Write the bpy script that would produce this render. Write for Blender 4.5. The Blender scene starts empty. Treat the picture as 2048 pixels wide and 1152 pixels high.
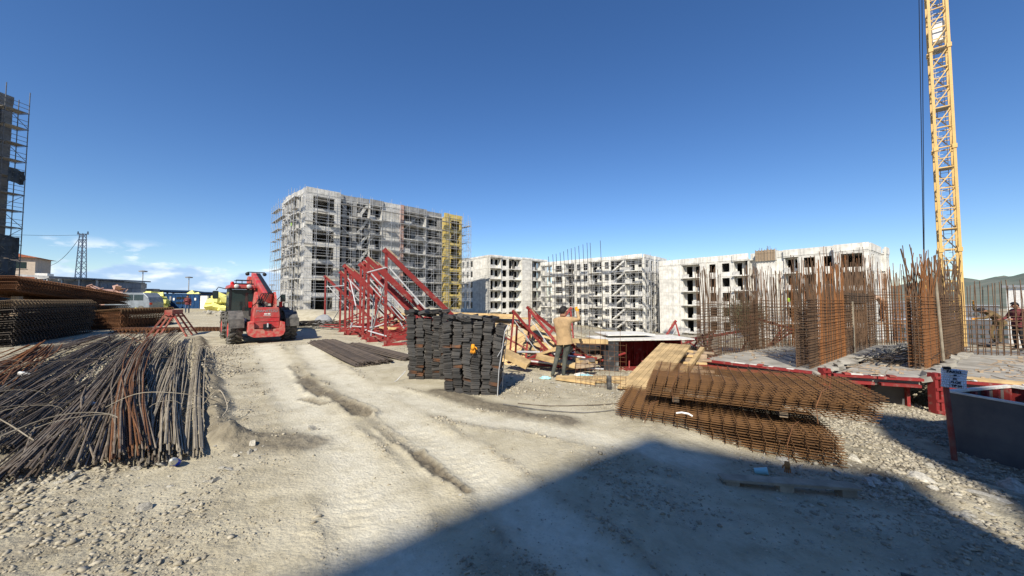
import bpy, bmesh, math, random
import numpy as np
from mathutils import Vector, Matrix
random.seed(7); np.random.seed(7)
R = math.radians
SC = bpy.context.scene
COL = SC.collection
# ------------------------------------------------------------------ camera, sky, sun, exposure
EYE = 1.7; PITCH = R(2.6); AXIS = 600 - 744 * math.tan(PITCH)      # row of the optical axis in the 1152-row photograph; the horizon lies on row 600
cam_d = bpy.data.cameras.new('camera'); cam = bpy.data.objects.new('camera', cam_d); COL.objects.link(cam)
cam_d.sensor_width = 36; cam_d.lens = 744 / 2048 * 36; cam_d.shift_y = (AXIS - 576) / 2048; cam_d.clip_start = .05; cam_d.clip_end = 30000
cam.location = (0, 0, EYE); cam.rotation_euler = (R(90) + PITCH, 0, 0)
SC.camera = cam
SUN_EL = R(40); SUN_H = Vector((-.27, -.963))          # where the sun stands (behind the camera, slightly left)
sun_d = bpy.data.lights.new('sun', 'SUN'); sun = bpy.data.objects.new('sun', sun_d); COL.objects.link(sun)
sun_d.energy = 5.0; sun_d.angle = R(.53); sun_d.color = (1, .925, .80)
to_sun = Vector((SUN_H.x * math.cos(SUN_EL), SUN_H.y * math.cos(SUN_EL), math.sin(SUN_EL)))
sun.rotation_euler = to_sun.to_track_quat('Z', 'Y').to_euler(); sun.location = (-5, -10, 40)
world = bpy.data.worlds.new('World'); SC.world = world; world.use_nodes = True
def build_world():
    nt = world.node_tree; N = nt.nodes; L = nt.links; N.clear()
    out = N.new('ShaderNodeOutputWorld'); bg = N.new('ShaderNodeBackground')
    sky = N.new('ShaderNodeTexSky'); sky.sky_type = 'NISHITA'; sky.sun_disc = False
    sky.sun_elevation = SUN_EL; sky.sun_rotation = math.atan2(SUN_H.x, SUN_H.y)
    sky.altitude = 600; sky.air_density = 1.0; sky.dust_density = .25; sky.ozone_density = 3.5
    # fair-weather cumulus low over the horizon
    tc = N.new('ShaderNodeTexCoord'); sep = N.new('ShaderNodeSeparateXYZ'); L.new(tc.outputs['Generated'], sep.inputs[0])
    mp = N.new('ShaderNodeMapping'); mp.inputs['Scale'].default_value = (1, 1, 2.6); mp.inputs['Location'].default_value = (.35, .1, .0)
    L.new(tc.outputs['Generated'], mp.inputs[0])
    n1 = N.new('ShaderNodeTexNoise'); n1.inputs['Scale'].default_value = 9; n1.inputs['Detail'].default_value = 9; n1.inputs['Roughness'].default_value = .56
    n2 = N.new('ShaderNodeTexNoise'); n2.inputs['Scale'].default_value = 2.1; n2.inputs['Detail'].default_value = 1
    L.new(mp.outputs[0], n1.inputs[0]); L.new(tc.outputs['Generated'], n2.inputs[0])
    def math_(op, a, b=None, clamp=False):
        m = N.new('ShaderNodeMath'); m.operation = op; m.use_clamp = clamp
        for i, v in enumerate((a, b)):
            if v is None: continue
            if isinstance(v, (int, float)): m.inputs[i].default_value = v
            else: L.new(v, m.inputs[i])
        return m.outputs[0]
    def ramp(v, a, b, c=0., d=1.):
        m = N.new('ShaderNodeMapRange'); m.interpolation_type = 'SMOOTHSTEP'
        L.new(v, m.inputs[0]); m.inputs[1].default_value = a; m.inputs[2].default_value = b; m.inputs[3].default_value = c; m.inputs[4].default_value = d
        return m.outputs[0]
    z = sep.outputs['Z']
    low = ramp(z, .02, .10, 1, 0)
    # the bank of cloud lies over the sea to the north-west
    az = math_('MULTIPLY', sep.outputs['X'], -1)
    west = ramp(az, .42, .56)
    d = math_('ADD', n1.outputs[0], math_('MULTIPLY', low, .26))
    d = math_('ADD', d, math_('MULTIPLY', math_('SUBTRACT', n2.outputs[0], .5), .25))
    cl = math_('MULTIPLY', ramp(d, .545, .66), math_('MULTIPLY', west, ramp(z, .118, .085)))
    cl = math_('MULTIPLY', cl, .8)
    n3 = N.new('ShaderNodeTexNoise'); n3.inputs['Scale'].default_value = 14; n3.inputs['Detail'].default_value = 5
    mp3 = N.new('ShaderNodeMapping'); mp3.inputs['Location'].default_value = (.35, .1, -.02); mp3.inputs['Scale'].default_value = (1, 1, 2.6)
    L.new(tc.outputs['Generated'], mp3.inputs[0]); L.new(mp3.outputs[0], n3.inputs[0])
    ccol = N.new('ShaderNodeMix'); ccol.data_type = 'RGBA'
    L.new(ramp(math_('ADD', n3.outputs[0], math_('MULTIPLY', z, 4.5)), .66, .92), ccol.inputs[0])
    ccol.inputs[6].default_value = (3.0, 4.4, 6.8, 1); ccol.inputs[7].default_value = (8.8, 9.0, 9.2, 1)
    mix = N.new('ShaderNodeMix'); mix.data_type = 'RGBA'
    hs = N.new('ShaderNodeHueSaturation'); hs.inputs['Saturation'].default_value = 1.2; hs.inputs['Hue'].default_value = .507; L.new(sky.outputs[0], hs.inputs['Color'])
    L.new(cl, mix.inputs[0]); L.new(hs.outputs[0], mix.inputs[6]); L.new(ccol.outputs[2], mix.inputs[7])
    L.new(mix.outputs[2], bg.inputs[0]); bg.inputs[1].default_value = .104
    L.new(bg.outputs[0], out.inputs[0])
build_world()
SC.view_settings.view_transform = 'Standard'; SC.view_settings.look = 'None'
SC.view_settings.exposure = .45; SC.view_settings.gamma = 1; SC.view_settings.use_curve_mapping = False
SC.render.engine = 'CYCLES'
SC.cycles.use_denoising = True; SC.cycles.max_bounces = 6; SC.cycles.diffuse_bounces = 3; SC.cycles.glossy_bounces = 3
SC.cycles.transparent_max_bounces = 6; SC.cycles.sample_clamp_indirect = 6
SC.render.use_persistent_data = False

# ------------------------------------------------------------------ terrain height
def _hash(ix, iy, s):
    n = (ix * 374761393 + iy * 668265263 + s * 1442695041) & 0x7fffffff
    n = ((n ^ (n >> 13)) * 1274126177) & 0x7fffffff
    return ((n ^ (n >> 16)) & 0xffff) / 65535.0
def vnoise(x, y, s=0):
    x = np.asarray(x, float); y = np.asarray(y, float)
    ix = np.floor(x).astype(np.int64); iy = np.floor(y).astype(np.int64)
    fx = x - ix; fy = y - iy; fx = fx * fx * (3 - 2 * fx); fy = fy * fy * (3 - 2 * fy)
    a = _hash(ix, iy, s); b = _hash(ix + 1, iy, s); c = _hash(ix, iy + 1, s); d = _hash(ix + 1, iy + 1, s)
    return (a + (b - a) * fx) * (1 - fy) + (c + (d - c) * fx) * fy
def fbm(x, y, o=4, s=0, g=.5):
    t = 0; a = 1; n = 0
    for i in range(o):
        t = t + a * vnoise(x, y, s + i); n += a; a *= g; x = x * 2.03 + 17.1; y = y * 2.03 + 5.7
    return t / n
CTRL = np.array([
 (0,0,0),(-4,2,0),(-2,-6,0),(6,-6,-.1),(4,1,-.12),(-3,5,0),(0,5,-.02),(1.7,6,-.1),(0,9,-.05),(-3,9,.02),(-7,13,.22),(-12,20,.3),(-31,36,.4),(-45,50,.75),(-40,46,.65),
 (-60,36,.5),(-80,70,.5),(-20,30,.35),(-10,9,.1),(-15,13,.2),(-6,4,.03),(-9,2,.05),(1.4,9,-.2),(4.2,4.9,-.36),(7,6,-.85),(12,7,-1.0),(5.6,6,-.6),
 (9,4,-1.0),(4.8,3.5,-.52),(3.6,3.2,-.22),(15,12,-1.1),(8,14,-1.1),(4,12,-.4),(2,14,-.45),(-5,14,.08),(-7,24,.12),(0,22,-.15),(12,25,-1.6),(31,27,-1.7),(-37,66,-.3),(-20,60,-.4),
 (-15,85,-1.2),(-45,80,-.2),(-12,40,0),(2,45,-2.2),(0,100,-4.6),(12,100,-5),(30,85,-6.2),(42,75,-7),(58,60,-7.8),(25,50,-5),(45,45,-5.5),(60,35,-4),(80,60,-9),
 (120,110,-16),(200,200,-30),(260,150,-28),(400,400,-42),(700,500,-45),(0,250,-16),(-100,200,-2),(-200,60,1),(-200,400,-6),(-600,900,-10),(0,900,-30),(-100,-100,0),(100,-100,-3),(0,-50,0),
 (1500,1500,-45),(-2000,2000,-10),(-1500,-500,0),(800,-800,-10),(3000,1000,-40)], float)
def gbase(x, y):
    x = np.asarray(x, float); y = np.asarray(y, float)
    sh = x.shape; x = x.ravel(); y = y.ravel()
    num = np.zeros_like(x); den = np.zeros_like(x)
    for cx, cy, cz in CTRL:
        soft = .5 + .02 * (cx * cx + cy * cy) ** .5
        w = 1 / ((x - cx) ** 2 + (y - cy) ** 2 + soft ** 2) ** 1.75
        num += w * cz; den += w
    return (num / den).reshape(sh)
def seg_dist(x, y, pts):
    """distance to a polyline and the side-signed parameter along it"""
    best = np.full(x.shape, 1e9); par = np.zeros(x.shape)
    for i in range(len(pts) - 1):
        ax, ay = pts[i]; bx, by = pts[i + 1]; dx, dy = bx - ax, by - ay; l2 = dx * dx + dy * dy
        t = np.clip(((x - ax) * dx + (y - ay) * dy) / l2, 0, 1)
        d = np.hypot(x - ax - t * dx, y - ay - t * dy)
        m = d < best; best = np.where(m, d, best); par = np.where(m, (i + t) / (len(pts) - 1), par)
    return best, par
# ruts, churned mud and berms along the haul road: centre line, half width, height, wetness
MUD = [
 ([(-4.6,8.3),(-3.9,7.35),(-2.9,6.35),(-2.2,5.6)], .17, -.07, .95),
 ([(-3.6,6.55),(-3.05,6.1)], .09, -.04, .8),
 ([(-2.2,5.6),(-1.6,4.85),(-1.1,4.3)], .10, -.03, .38),
 ([(-5.6,9.6),(-4.6,8.3)], .14, -.04, .45),
 ([(-1.08,4.25),(-.75,3.85),(-.42,3.5)], .085, -.03, 1.0),
 ([(-1.35,7.2),(-.6,6.5),(.25,5.75),(.75,5.6)], .26, .03, .9),
 ([(-11.7,14.0),(-7.5,9.1),(-5.1,6.4),(-3.75,4.85),(-3.3,4.5)], .19, .17, .75),
 ([(-3.4,4.6),(-3.0,4.5),(-2.5,4.45)], .30, .03, .8),
]
TRACKS = [[(-8.3,12.5),(-5.6,9),(-3.3,6),(-1.6,3.9),(-.6,2.2),(-.2,.5)], [(-6.7,12.2),(-4.3,9),(-2.2,6.2),(-.6,4.2),(.6,2.6),(1.2,.8)], [(-2.4,7.2),(-.6,5.6),(1.0,5.0),(2.2,4.6)]]
def mound(x, y, cx, cy, rx, ry, h, rot=0):
    c, s = math.cos(rot), math.sin(rot); u = (x - cx) * c + (y - cy) * s; v = -(x - cx) * s + (y - cy) * c
    d = (u / rx) ** 2 + (v / ry) ** 2
    return h * np.clip(1 - d, 0, 1) ** 1.2
def wet_rough(x, y):
    """mud wetness 0..1, loose-rubble mask 0..1 and height of the mud features"""
    wob = (fbm(x * 2.2, y * 2.2, 3, 40) - .5) * .22
    wet = np.zeros(x.shape); h = np.zeros(x.shape)
    for pts, w, hh, wt in MUD:
        d, p = seg_dist(x, y, pts); d = d + wob * min(1, w / .2)
        k = np.clip(1 - d / (w * 1.6), 0, 1); k = k * k * (3 - 2 * k)
        wet = np.maximum(wet, np.clip(k * 1.6, 0, 1) * wt)
        if hh < 0:
            ln = sum(math.hypot(pts[i+1][0]-pts[i][0], pts[i+1][1]-pts[i][1]) for i in range(len(pts)-1)); gate = np.clip((fbm(x * 1.9, y * 1.9, 2, 66) - .33) * 5, 0, 1)
            e = np.clip(1 - np.abs(d - w) / (w * .7), 0, 1)
            lug = np.abs(np.sin(p * ln * math.pi / .11 + d * 7)) ** 1.5
            h = h + gate * (hh * k * (1 - .75 * lug) + abs(hh) * 1.0 * e * e * (.2 + 1.2 * fbm(x * 13, y * 13, 3, 60)))
        else:
            h = h + hh * k * (.15 + 1.3 * fbm(x * 4.3, y * 4.3, 4, 70, .62)) + .05 * k * np.abs(fbm(x * 15, y * 15, 3, 73) - .5)
    trk = np.zeros(x.shape); edge = np.zeros(x.shape)
    for tp in TRACKS:
        dt = seg_dist(x, y, tp)[0] + wob * .8
        trk = np.maximum(trk, np.clip(1.5 - dt / .30, 0, 1)); edge = np.maximum(edge, np.clip(1 - np.abs(dt - .38) / .12, 0, 1))
    edge = edge * np.clip((fbm(x * 1.1, y * 1.1, 2, 45) - .30) * 3, 0, 1); h = h + .030 * edge * (.2 + fbm(x * 8, y * 8, 3, 47))
    road = np.exp(-(seg_dist(x, y, [(-.3,1.5),(-1.6,6.5),(-4.5,10),(-9.5,16),(-26,34)])[0] / (1.1 + .08 * np.hypot(x, y))) ** 4)
    rough = np.clip(.35 + 1.3 * (fbm(x * .8, y * .8, 3, 11) - .5) - .55 * road, 0, 1)
    left = np.clip((-(x) - 2.3 - .55 * (y - 2)) / 1.2, 0, 1) * np.clip((16 - y) / 4, 0, 1)
    right = np.clip((x - 3.6 + .12 * y) / 1.2, 0, 1)
    rough = np.clip(np.maximum(rough, np.maximum(left * .85, right)), 0, 1) * (1 - .8 * trk)
    rough = np.maximum(rough, .75 * edge)
    return wet, rough, h - .012 * trk, trk
def gheight(x, y, fine=True):
    x = np.asarray(x, float); y = np.asarray(y, float)
    z = gbase(x, y)
    z = z + mound(x, y, -14.5, 28, 6, 3, .75, -.5) + mound(x, y, -.2, 18.5, 3, 2.2, 1.1) + mound(x, y, 2.4, 15.5, 2.0, 1.3, .8) + mound(x, y, -10, 42, 14, 4, .9, .4)
    z = z + mound(x, y, -24, 36.5, 2.5, 6, .5, -.6)
    if fine:
        r = np.hypot(x, y)
        wet, rough, h, trk = wet_rough(x, y)
        z = z + h
        a = np.clip(1 - r / 90, .0, 1)
        z = z + a * ((fbm(x * .5, y * .5, 3, 1) - .5) * .09 + (fbm(x * 3.1, y * 3.1, 3, 5) - .5) * .05 * (.35 + rough))
        near = np.clip(1 - r / 25, 0, 1)
        z = z + near * (rough * .9 + .22) * (np.abs(fbm(x * 9, y * 9, 3, 21) - .5) * .06 + (fbm(x * 24, y * 24, 3, 31, .6) - .5) * .028)
        z = z + near * wet * (np.abs(fbm(x * 7, y * 7, 2, 81) - .5) * .10 - .02)
        # chevron tyre lugs pressed into the tracks
        for tp in TRACKS:
            ln = sum(math.hypot(tp[i+1][0]-tp[i][0], tp[i+1][1]-tp[i][1]) for i in range(len(tp)-1)); d, p = seg_dist(x, y, tp)
            k = np.clip(1.2 - d / .24, 0, 1) * np.clip((fbm(x * 1.3, y * 1.3, 2, 77) - .40) * 5, 0, 1)
            z = z - near * k * .009 * (np.sin(p * ln * math.pi * 2 / .16 + d * 20) > .1)
    return z
_GX0, _GY0, _GS = -45.0, -2.0, .08
_gx, _gy = np.meshgrid(np.arange(_GX0, 25, _GS), np.arange(_GY0, 50, _GS), indexing='ij')
_GRID = gheight(_gx, _gy)
def G(x, y):
    """ground height, read from a survey grid near the site and computed farther out"""
    fx = (x-_GX0)/_GS; fy = (y-_GY0)/_GS; i = int(math.floor(fx)); j = int(math.floor(fy))
    if 0 <= i < _GRID.shape[0]-1 and 0 <= j < _GRID.shape[1]-1:
        u = fx-i; v = fy-j
        return float(_GRID[i,j]*(1-u)*(1-v)+_GRID[i+1,j]*u*(1-v)+_GRID[i,j+1]*(1-u)*v+_GRID[i+1,j+1]*u*v)
    return float(gheight(np.array([x]), np.array([y]))[0])
CP, SP = math.cos(PITCH), math.sin(PITCH)
def at(px, py, d):
    """survey helper: the world point seen at a photograph pixel when it stands d metres ahead"""
    u = (px - 1024) / 744; v = (AXIS - py) / 744
    ry = CP - v * SP; k = d / ry
    return Vector((u * k, d, EYE + (SP + v * CP) * k))
def on(px, d, dz=0.):
    x = (px - 1024) / 744 * d
    return Vector((x, d, G(x, d) + dz))

# ------------------------------------------------------------------ materials
MATS = {}
def mat(name, col, rough=.8, metal=0., var=.25, scale=6., col2=None, bump=.0, bscale=40., spec=.3, perobj=.0, detail=5., emit=None, trans=0., streak=0., thr=(.35, .65)):
    if name in MATS: return MATS[name]
    m = bpy.data.materials.new(name); m.use_nodes = True; nt = m.node_tree; N = nt.nodes; L = nt.links
    b = N['Principled BSDF']; b.inputs['Roughness'].default_value = rough; b.inputs['Metallic'].default_value = metal
    b.inputs['Specular IOR Level'].default_value = spec
    if trans: b.inputs['Transmission Weight'].default_value = trans
    tc = N.new('ShaderNodeTexCoord')
    n = N.new('ShaderNodeTexNoise'); n.inputs['Scale'].default_value = scale; n.inputs['Detail'].default_value = detail; n.inputs['Roughness'].default_value = .6
    L.new(tc.outputs['Object'], n.inputs['Vector'])
    mr = N.new('ShaderNodeMapRange'); mr.inputs[1].default_value = thr[0]; mr.inputs[2].default_value = thr[1]; L.new(n.outputs[0], mr.inputs[0])
    mx = N.new('ShaderNodeMix'); mx.data_type = 'RGBA'; L.new(mr.outputs[0], mx.inputs[0])
    c2 = col2 if col2 else tuple(c * (1 - var) for c in col)
    c1 = col if col2 else tuple(min(1, c * (1 + var * .5)) for c in col)
    mx.inputs[6].default_value = (*c2, 1); mx.inputs[7].default_value = (*c1, 1)
    res = mx.outputs[2]
    if streak:
        mpp = N.new('ShaderNodeMapping'); mpp.inputs['Scale'].default_value = (1.6,1.6,.16); L.new(tc.outputs['Object'], mpp.inputs[0]); ns = N.new('ShaderNodeTexNoise'); ns.inputs['Scale'].default_value = 2.4; ns.inputs['Detail'].default_value = 6; L.new(mpp.outputs[0], ns.inputs['Vector'])
        ms = N.new('ShaderNodeMapRange'); L.new(ns.outputs[0], ms.inputs[0]); ms.inputs[1].default_value = .48; ms.inputs[2].default_value = .72; ms.inputs[3].default_value = 1; ms.inputs[4].default_value = 1-streak; vs_ = N.new('ShaderNodeVectorMath'); vs_.operation = 'SCALE'; L.new(res, vs_.inputs[0]); L.new(ms.outputs[0], vs_.inputs['Scale']); res = vs_.outputs[0]
    if perobj:
        oi = N.new('ShaderNodeObjectInfo'); m2 = N.new('ShaderNodeMapRange'); L.new(oi.outputs['Random'], m2.inputs[0])
        m2.inputs[3].default_value = 1 - perobj; m2.inputs[4].default_value = 1 + perobj
        vm = N.new('ShaderNodeVectorMath'); vm.operation = 'SCALE'; L.new(res, vm.inputs[0]); L.new(m2.outputs[0], vm.inputs['Scale']); res = vm.outputs[0]
    L.new(res, b.inputs['Base Color'])
    if bump:
        n2 = N.new('ShaderNodeTexNoise'); n2.inputs['Scale'].default_value = bscale; n2.inputs['Detail'].default_value = 4; L.new(tc.outputs['Object'], n2.inputs['Vector'])
        bp = N.new('ShaderNodeBump'); bp.inputs['Strength'].default_value = bump; bp.inputs['Distance'].default_value = .02
        L.new(n2.outputs[0], bp.inputs['Height']); L.new(bp.outputs[0], b.inputs['Normal'])
    if emit:
        b.inputs['Emission Color'].default_value = (*emit[0], 1); b.inputs['Emission Strength'].default_value = emit[1]
    MATS[name] = m; return m
M = dict(
 dark_concrete=mat('shade darkened concrete', (.20,.20,.20), .9, var=.4, scale=1),  # backlit shade of the left tower put into its wall colour
 tube_dark=mat('shade darkened scaffold tube', (.16,.165,.17), .6, .3, var=.3, scale=3),  # poles of the same tower, backlit shade put into the tube colour
 concrete=mat('concrete', (.56,.55,.515), .9, var=.32, scale=.9, streak=.3, bump=.3, bscale=12, perobj=.10),
 concrete_white=mat('pale concrete', (.68,.66,.60), .9, var=.26, scale=.8, streak=.3, bump=.3, bscale=12, perobj=.07),
 inner=mat('dark inner wall', (.13,.125,.115), .95, var=.35, scale=1.5),  # inner walls coloured far darker than the facades
 block=mat('aerated block', (.52,.51,.48), .92, var=.25, scale=2.2, perobj=.10),
 insulation=mat('yellow insulation', (.52,.40,.13), .9, var=.25, scale=1.5, perobj=.08),
 foam=mat('yellow foam', (.80,.76,.24), .85, var=.15, scale=3, perobj=.10),
 salmon=mat('salmon block', (.42,.27,.22), .9, var=.25, scale=2),
 galv=mat('galvanised steel', (.50,.51,.52), .5, .35, var=.25, scale=3),
 deck=mat('scaffold deck', (.34,.32,.29), .8, var=.3, scale=4, perobj=.25),
 red=mat('red formwork paint', (.22,.023,.022), .7, col2=(.23,.13,.105), scale=8, thr=(.30,.46), bump=.1, perobj=.15),
 red_dirty=mat('dusty red steel', (.29,.035,.03), .7, col2=(.30,.14,.10), scale=4, perobj=.15),
 red_paint=mat('red machine paint', (.50,.020,.026), .45, col2=(.37,.12,.095), scale=3.2, bump=.06, spec=.5),
 red_dusty=mat('dusty red machine paint', (.50,.05,.05), .6, col2=(.46,.27,.20), scale=7, bump=.1, thr=(.3,.6)),
 rust=mat('rusty steel', (.20,.088,.036), .85, col2=(.11,.055,.03), scale=9, perobj=.22),
 rust_bright=mat('orange rusty steel', (.27,.115,.042), .88, col2=(.19,.075,.026), scale=8, perobj=.2),
 rust_mesh=mat('rusted mesh wire', (.175,.088,.032), .8, col2=(.095,.05,.024), scale=7, perobj=.16),
 rebar=mat('weathered rebar', (.23,.195,.15), .75, .1, col2=(.12,.085,.06), scale=5, perobj=.4),
 rebar_tan=mat('dust coated rebar', (.34,.30,.23), .85, col2=(.20,.17,.125), scale=4, perobj=.22),
 rebar_dark=mat('dark rebar', (.085,.07,.055), .7, .3, col2=(.05,.042,.036), scale=5, perobj=.3),
 cage=mat('cage rebar', (.16,.095,.055), .8, .1, col2=(.085,.055,.035), scale=3, perobj=.2),
 cage_rust=mat('rust red cage rebar', (.29,.125,.045), .85, col2=(.20,.085,.032), scale=3, perobj=.1),
 stirrup=mat('mill scale stirrups', (.052,.054,.056), .55, .35, col2=(.075,.068,.062), scale=9, perobj=.35, spec=.5),
 stirrup_rust=mat('rusted stirrups', (.16,.07,.03), .75, .1, col2=(.07,.05,.04), scale=9, perobj=.3),
 wood=mat('fresh timber', (.50,.355,.175), .8, var=.35, scale=3, perobj=.14),
 wood_old=mat('weathered timber', (.33,.25,.17), .85, var=.35, scale=5, perobj=.15),
 ply_black=mat('black film plywood', (.035,.035,.037), .5, col2=(.17,.17,.165), scale=5, thr=(.30,.50)),
 ply_grey=mat('worn grey plywood', (.085,.085,.085), .6, col2=(.14,.13,.12), scale=2.5),
 black=mat('black plastic', (.018,.018,.02), .5, var=.3),
 black_dusty=mat('dusty black plastic', (.035,.036,.038), .7, col2=(.20,.19,.17), scale=6, thr=(.25,.75)),
 rubber=mat('tyre rubber', (.045,.044,.042), .85, col2=(.17,.16,.135), scale=5, bump=.2, thr=(.3,.7)),
 glass=mat('tinted glass', (.02,.035,.035), .06, var=.1, spec=.9),
 white=mat('white paint', (.78,.77,.73), .6, var=.2, scale=4),
 white_prop=mat('white prop steel', (.60,.60,.60), .5, .2, var=.2, scale=6),
 lime=mat('splashed concrete', (.66,.64,.58), .95, var=.2, scale=8, bump=.4),
 crane=mat('crane yellow', (.68,.45,.15), .55, col2=(.55,.35,.12), scale=1.2, spec=.4),
 blue=mat('blue painted steel', (.011,.05,.14), .5, var=.25, scale=2),
 grey=mat('grey sheet metal', (.30,.31,.32), .6, var=.2, scale=2, perobj=.15),
 van=mat('dusty silver car paint', (.22,.25,.28), .45, .2, var=.25, scale=2),
 roof=mat('roof tiles', (.38,.13,.07), .85, var=.3, scale=3),
 plaster=mat('cream plaster', (.50,.42,.34), .9, var=.15, scale=2),
 orange_plaster=mat('orange plaster', (.34,.125,.075), .9, var=.15, scale=2),
 skin=mat('skin', (.30,.155,.095), .6, var=.1), hair=mat('black hair', (.014,.012,.011), .6, var=.3, scale=30, bump=.5, bscale=80),
 beige_cloth=mat('beige cloth', (.44,.30,.16), .95, col2=(.27,.185,.10), scale=6, bump=1.0, bscale=9, thr=(.30,.55)),
 trousers=mat('grey green cloth', (.10,.105,.09), .95, col2=(.05,.056,.05), scale=7, bump=1.0, bscale=10),
 boots=mat('dusty boots', (.20,.18,.15), .9, var=.3, scale=12), glove=mat('orange glove', (.72,.30,.02), .8, var=.2, scale=20),
 plaid=mat('maroon cloth', (.16,.04,.045), .9, var=.4, scale=25), jeans=mat('blue jeans', (.06,.085,.14), .9, var=.3, scale=10),
 olive=mat('olive cloth', (.16,.11,.05), .9, var=.3, scale=10), hivis=mat('lime safety vest', (.42,.72,.06), .8, var=.15),
 dark_cloth=mat('dark cloth', (.03,.03,.035), .9, var=.3), pink_cloth=mat('pale brown cloth', (.44,.30,.21), .9, var=.2, scale=10),
 leaf=mat('olive leaf', (.085,.10,.045), .6, col2=(.045,.06,.028), scale=1.5, perobj=.1), bark=mat('bark', (.13,.10,.07), .9, var=.4, scale=8, bump=.5),
 paper=mat('sign paper', (.68,.71,.78), .7, var=.06), ink=mat('printed ink', (.012,.014,.03), .8, var=0),
 rock=mat('limestone rubble', (.43,.405,.34), .95, var=.38, scale=5, bump=.5, bscale=22, perobj=.26),
 hill=mat('wooded hillside', (.10,.125,.10), .95, col2=(.16,.165,.13), scale=.012, detail=9),
 net=mat('grey debris net', (.055,.07,.085), .9, var=.5, scale=1.2),
 bottle=mat('blue plastic', (.02,.06,.55), .35, var=.1), cyan=mat('pale cyan plastic', (.38,.66,.70), .5, var=.1),
 city=mat('far facade', (.12,.125,.135), .9, var=.2, scale=.2, perobj=.25), lamp_red=mat('red lamp lens', (.5,.01,.01), .3), lamp_white=mat('clear lamp lens', (.6,.6,.55), .2, spec=.8),
)
# ------------------------------------------------------------------ mesh collector and scene helpers
class MB:
    def __init__(s): s.v = []; s.f = []
    def box(s, c, d, m=None):
        x, y, z = d[0] / 2, d[1] / 2, d[2] / 2; b = len(s.v); c = Vector(c)
        for p in ((-x,-y,-z),(x,-y,-z),(x,y,-z),(-x,y,-z),(-x,-y,z),(x,-y,z),(x,y,z),(-x,y,z)):
            q = Vector(p)
            if m is not None: q = m @ q
            s.v.append(tuple(q + c))
        s.f += [(b,b+3,b+2,b+1),(b+4,b+5,b+6,b+7),(b,b+1,b+5,b+4),(b+1,b+2,b+6,b+5),(b+2,b+3,b+7,b+6),(b+3,b,b+4,b+7)]
        return s
    def bb(s, x0, x1, y0, y1, z0, z1): return s.box(((x0+x1)/2,(y0+y1)/2,(z0+z1)/2), (x1-x0,y1-y0,z1-z0))
    def beam(s, p, q, w, h=None, up=(0,0,1)):
        p = Vector(p); q = Vector(q); h = h or w; d = q - p; l = d.length
        if l < 1e-6: return s
        d /= l; u = Vector(up)
        if abs(d.dot(u)) > .98: u = Vector((0,1,0))
        a = d.cross(u).normalized(); b2 = a.cross(d)
        m = Matrix((a, d, b2)).transposed()
        return s.box((p + q) / 2, (w, l, h), m)
    def tube(s, pts, r, n=4, cap=True):
        pts = [Vector(p) for p in pts]; b = len(s.v); k = len(pts)
        prev = None
        for i, p in enumerate(pts):
            t = (pts[min(i+1,k-1)] - pts[max(i-1,0)])
            t = t.normalized() if t.length > 1e-9 else Vector((0,0,1))
            if prev is None:
                u = Vector((0,0,1)) if abs(t.z) < .9 else Vector((1,0,0))
                a = t.cross(u).normalized()
            else: a = (prev - t * prev.dot(t)).normalized()
            prev = a; c = t.cross(a); rr = r[i] if isinstance(r, (list, tuple)) else r
            for j in range(n):
                an = 2 * math.pi * (j + .5) / n
                s.v.append(tuple(p + a * math.cos(an) * rr + c * math.sin(an) * rr))
        for i in range(k-1):
            for j in range(n):
                j2 = (j+1) % n
                s.f.append((b+i*n+j, b+i*n+j2, b+(i+1)*n+j2, b+(i+1)*n+j))
        if cap: s.f.append(tuple(b+j for j in range(n))[::-1]); s.f.append(tuple(b+(k-1)*n+j for j in range(n)))
        return s
    def prism(s, poly, y0, y1, m=None):
        """polygon in x,z pushed along y"""
        b = len(s.v); n = len(poly)
        for y in (y0, y1):
            for x, z in poly:
                q = Vector((x, y, z))
                if m is not None: q = m @ q
                s.v.append(tuple(q))
        s.f.append(tuple(range(b, b+n))); s.f.append(tuple(range(b+n, b+2*n))[::-1])
        for i in range(n):
            j = (i+1) % n; s.f.append((b+j, b+i, b+n+i, b+n+j))
        return s
    def lathe(s, prof, n=16, axis='z', c=(0,0,0)):
        b = len(s.v); k = len(prof); c = Vector(c)
        for r, h in prof:
            for j in range(n):
                a = 2*math.pi*j/n; x, y = r*math.cos(a), r*math.sin(a)
                p = {'z': (x,y,h), 'x': (h,x,y), 'y': (x,h,y)}[axis]
                s.v.append(tuple(Vector(p)+c))
        for i in range(k-1):
            for j in range(n):
                j2=(j+1)%n; s.f.append((b+i*n+j,b+i*n+j2,b+(i+1)*n+j2,b+(i+1)*n+j))
        return s
    def quad(s, *p):
        b = len(s.v); s.v += [tuple(q) for q in p]; s.f.append(tuple(range(b, b+len(p)))); return s
    def mesh(s, name, m=None, smooth=False, origin=None):
        me = bpy.data.meshes.new(name)
        v = s.v
        if origin is not None: v = [(p[0]-origin[0],p[1]-origin[1],p[2]-origin[2]) for p in v]
        me.from_pydata(v, [], s.f)
        bm = bmesh.new(); bm.from_mesh(me); bmesh.ops.recalc_face_normals(bm, faces=bm.faces); bm.to_mesh(me); bm.free()
        if smooth:
            me.polygons.foreach_set('use_smooth', [True]*len(me.polygons))
        if m: me.materials.append(m)
        me.update(); return me
    def build(s, name, m, parent=None, smooth=False, origin=None, kind=None, loc=None):
        if not s.v: return None
        o = link(name, s.mesh(name, m, smooth, origin), parent)
        if kind: o['kind'] = kind
        if loc is not None: o.location = loc
        return o
def link(name, me, parent=None, loc=None, rot=None):
    o = bpy.data.objects.new(name, me); COL.objects.link(o)
    if parent is not None: o.parent = parent
    if loc is not None: o.location = loc
    if rot is not None: o.rotation_euler = rot
    return o
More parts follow.
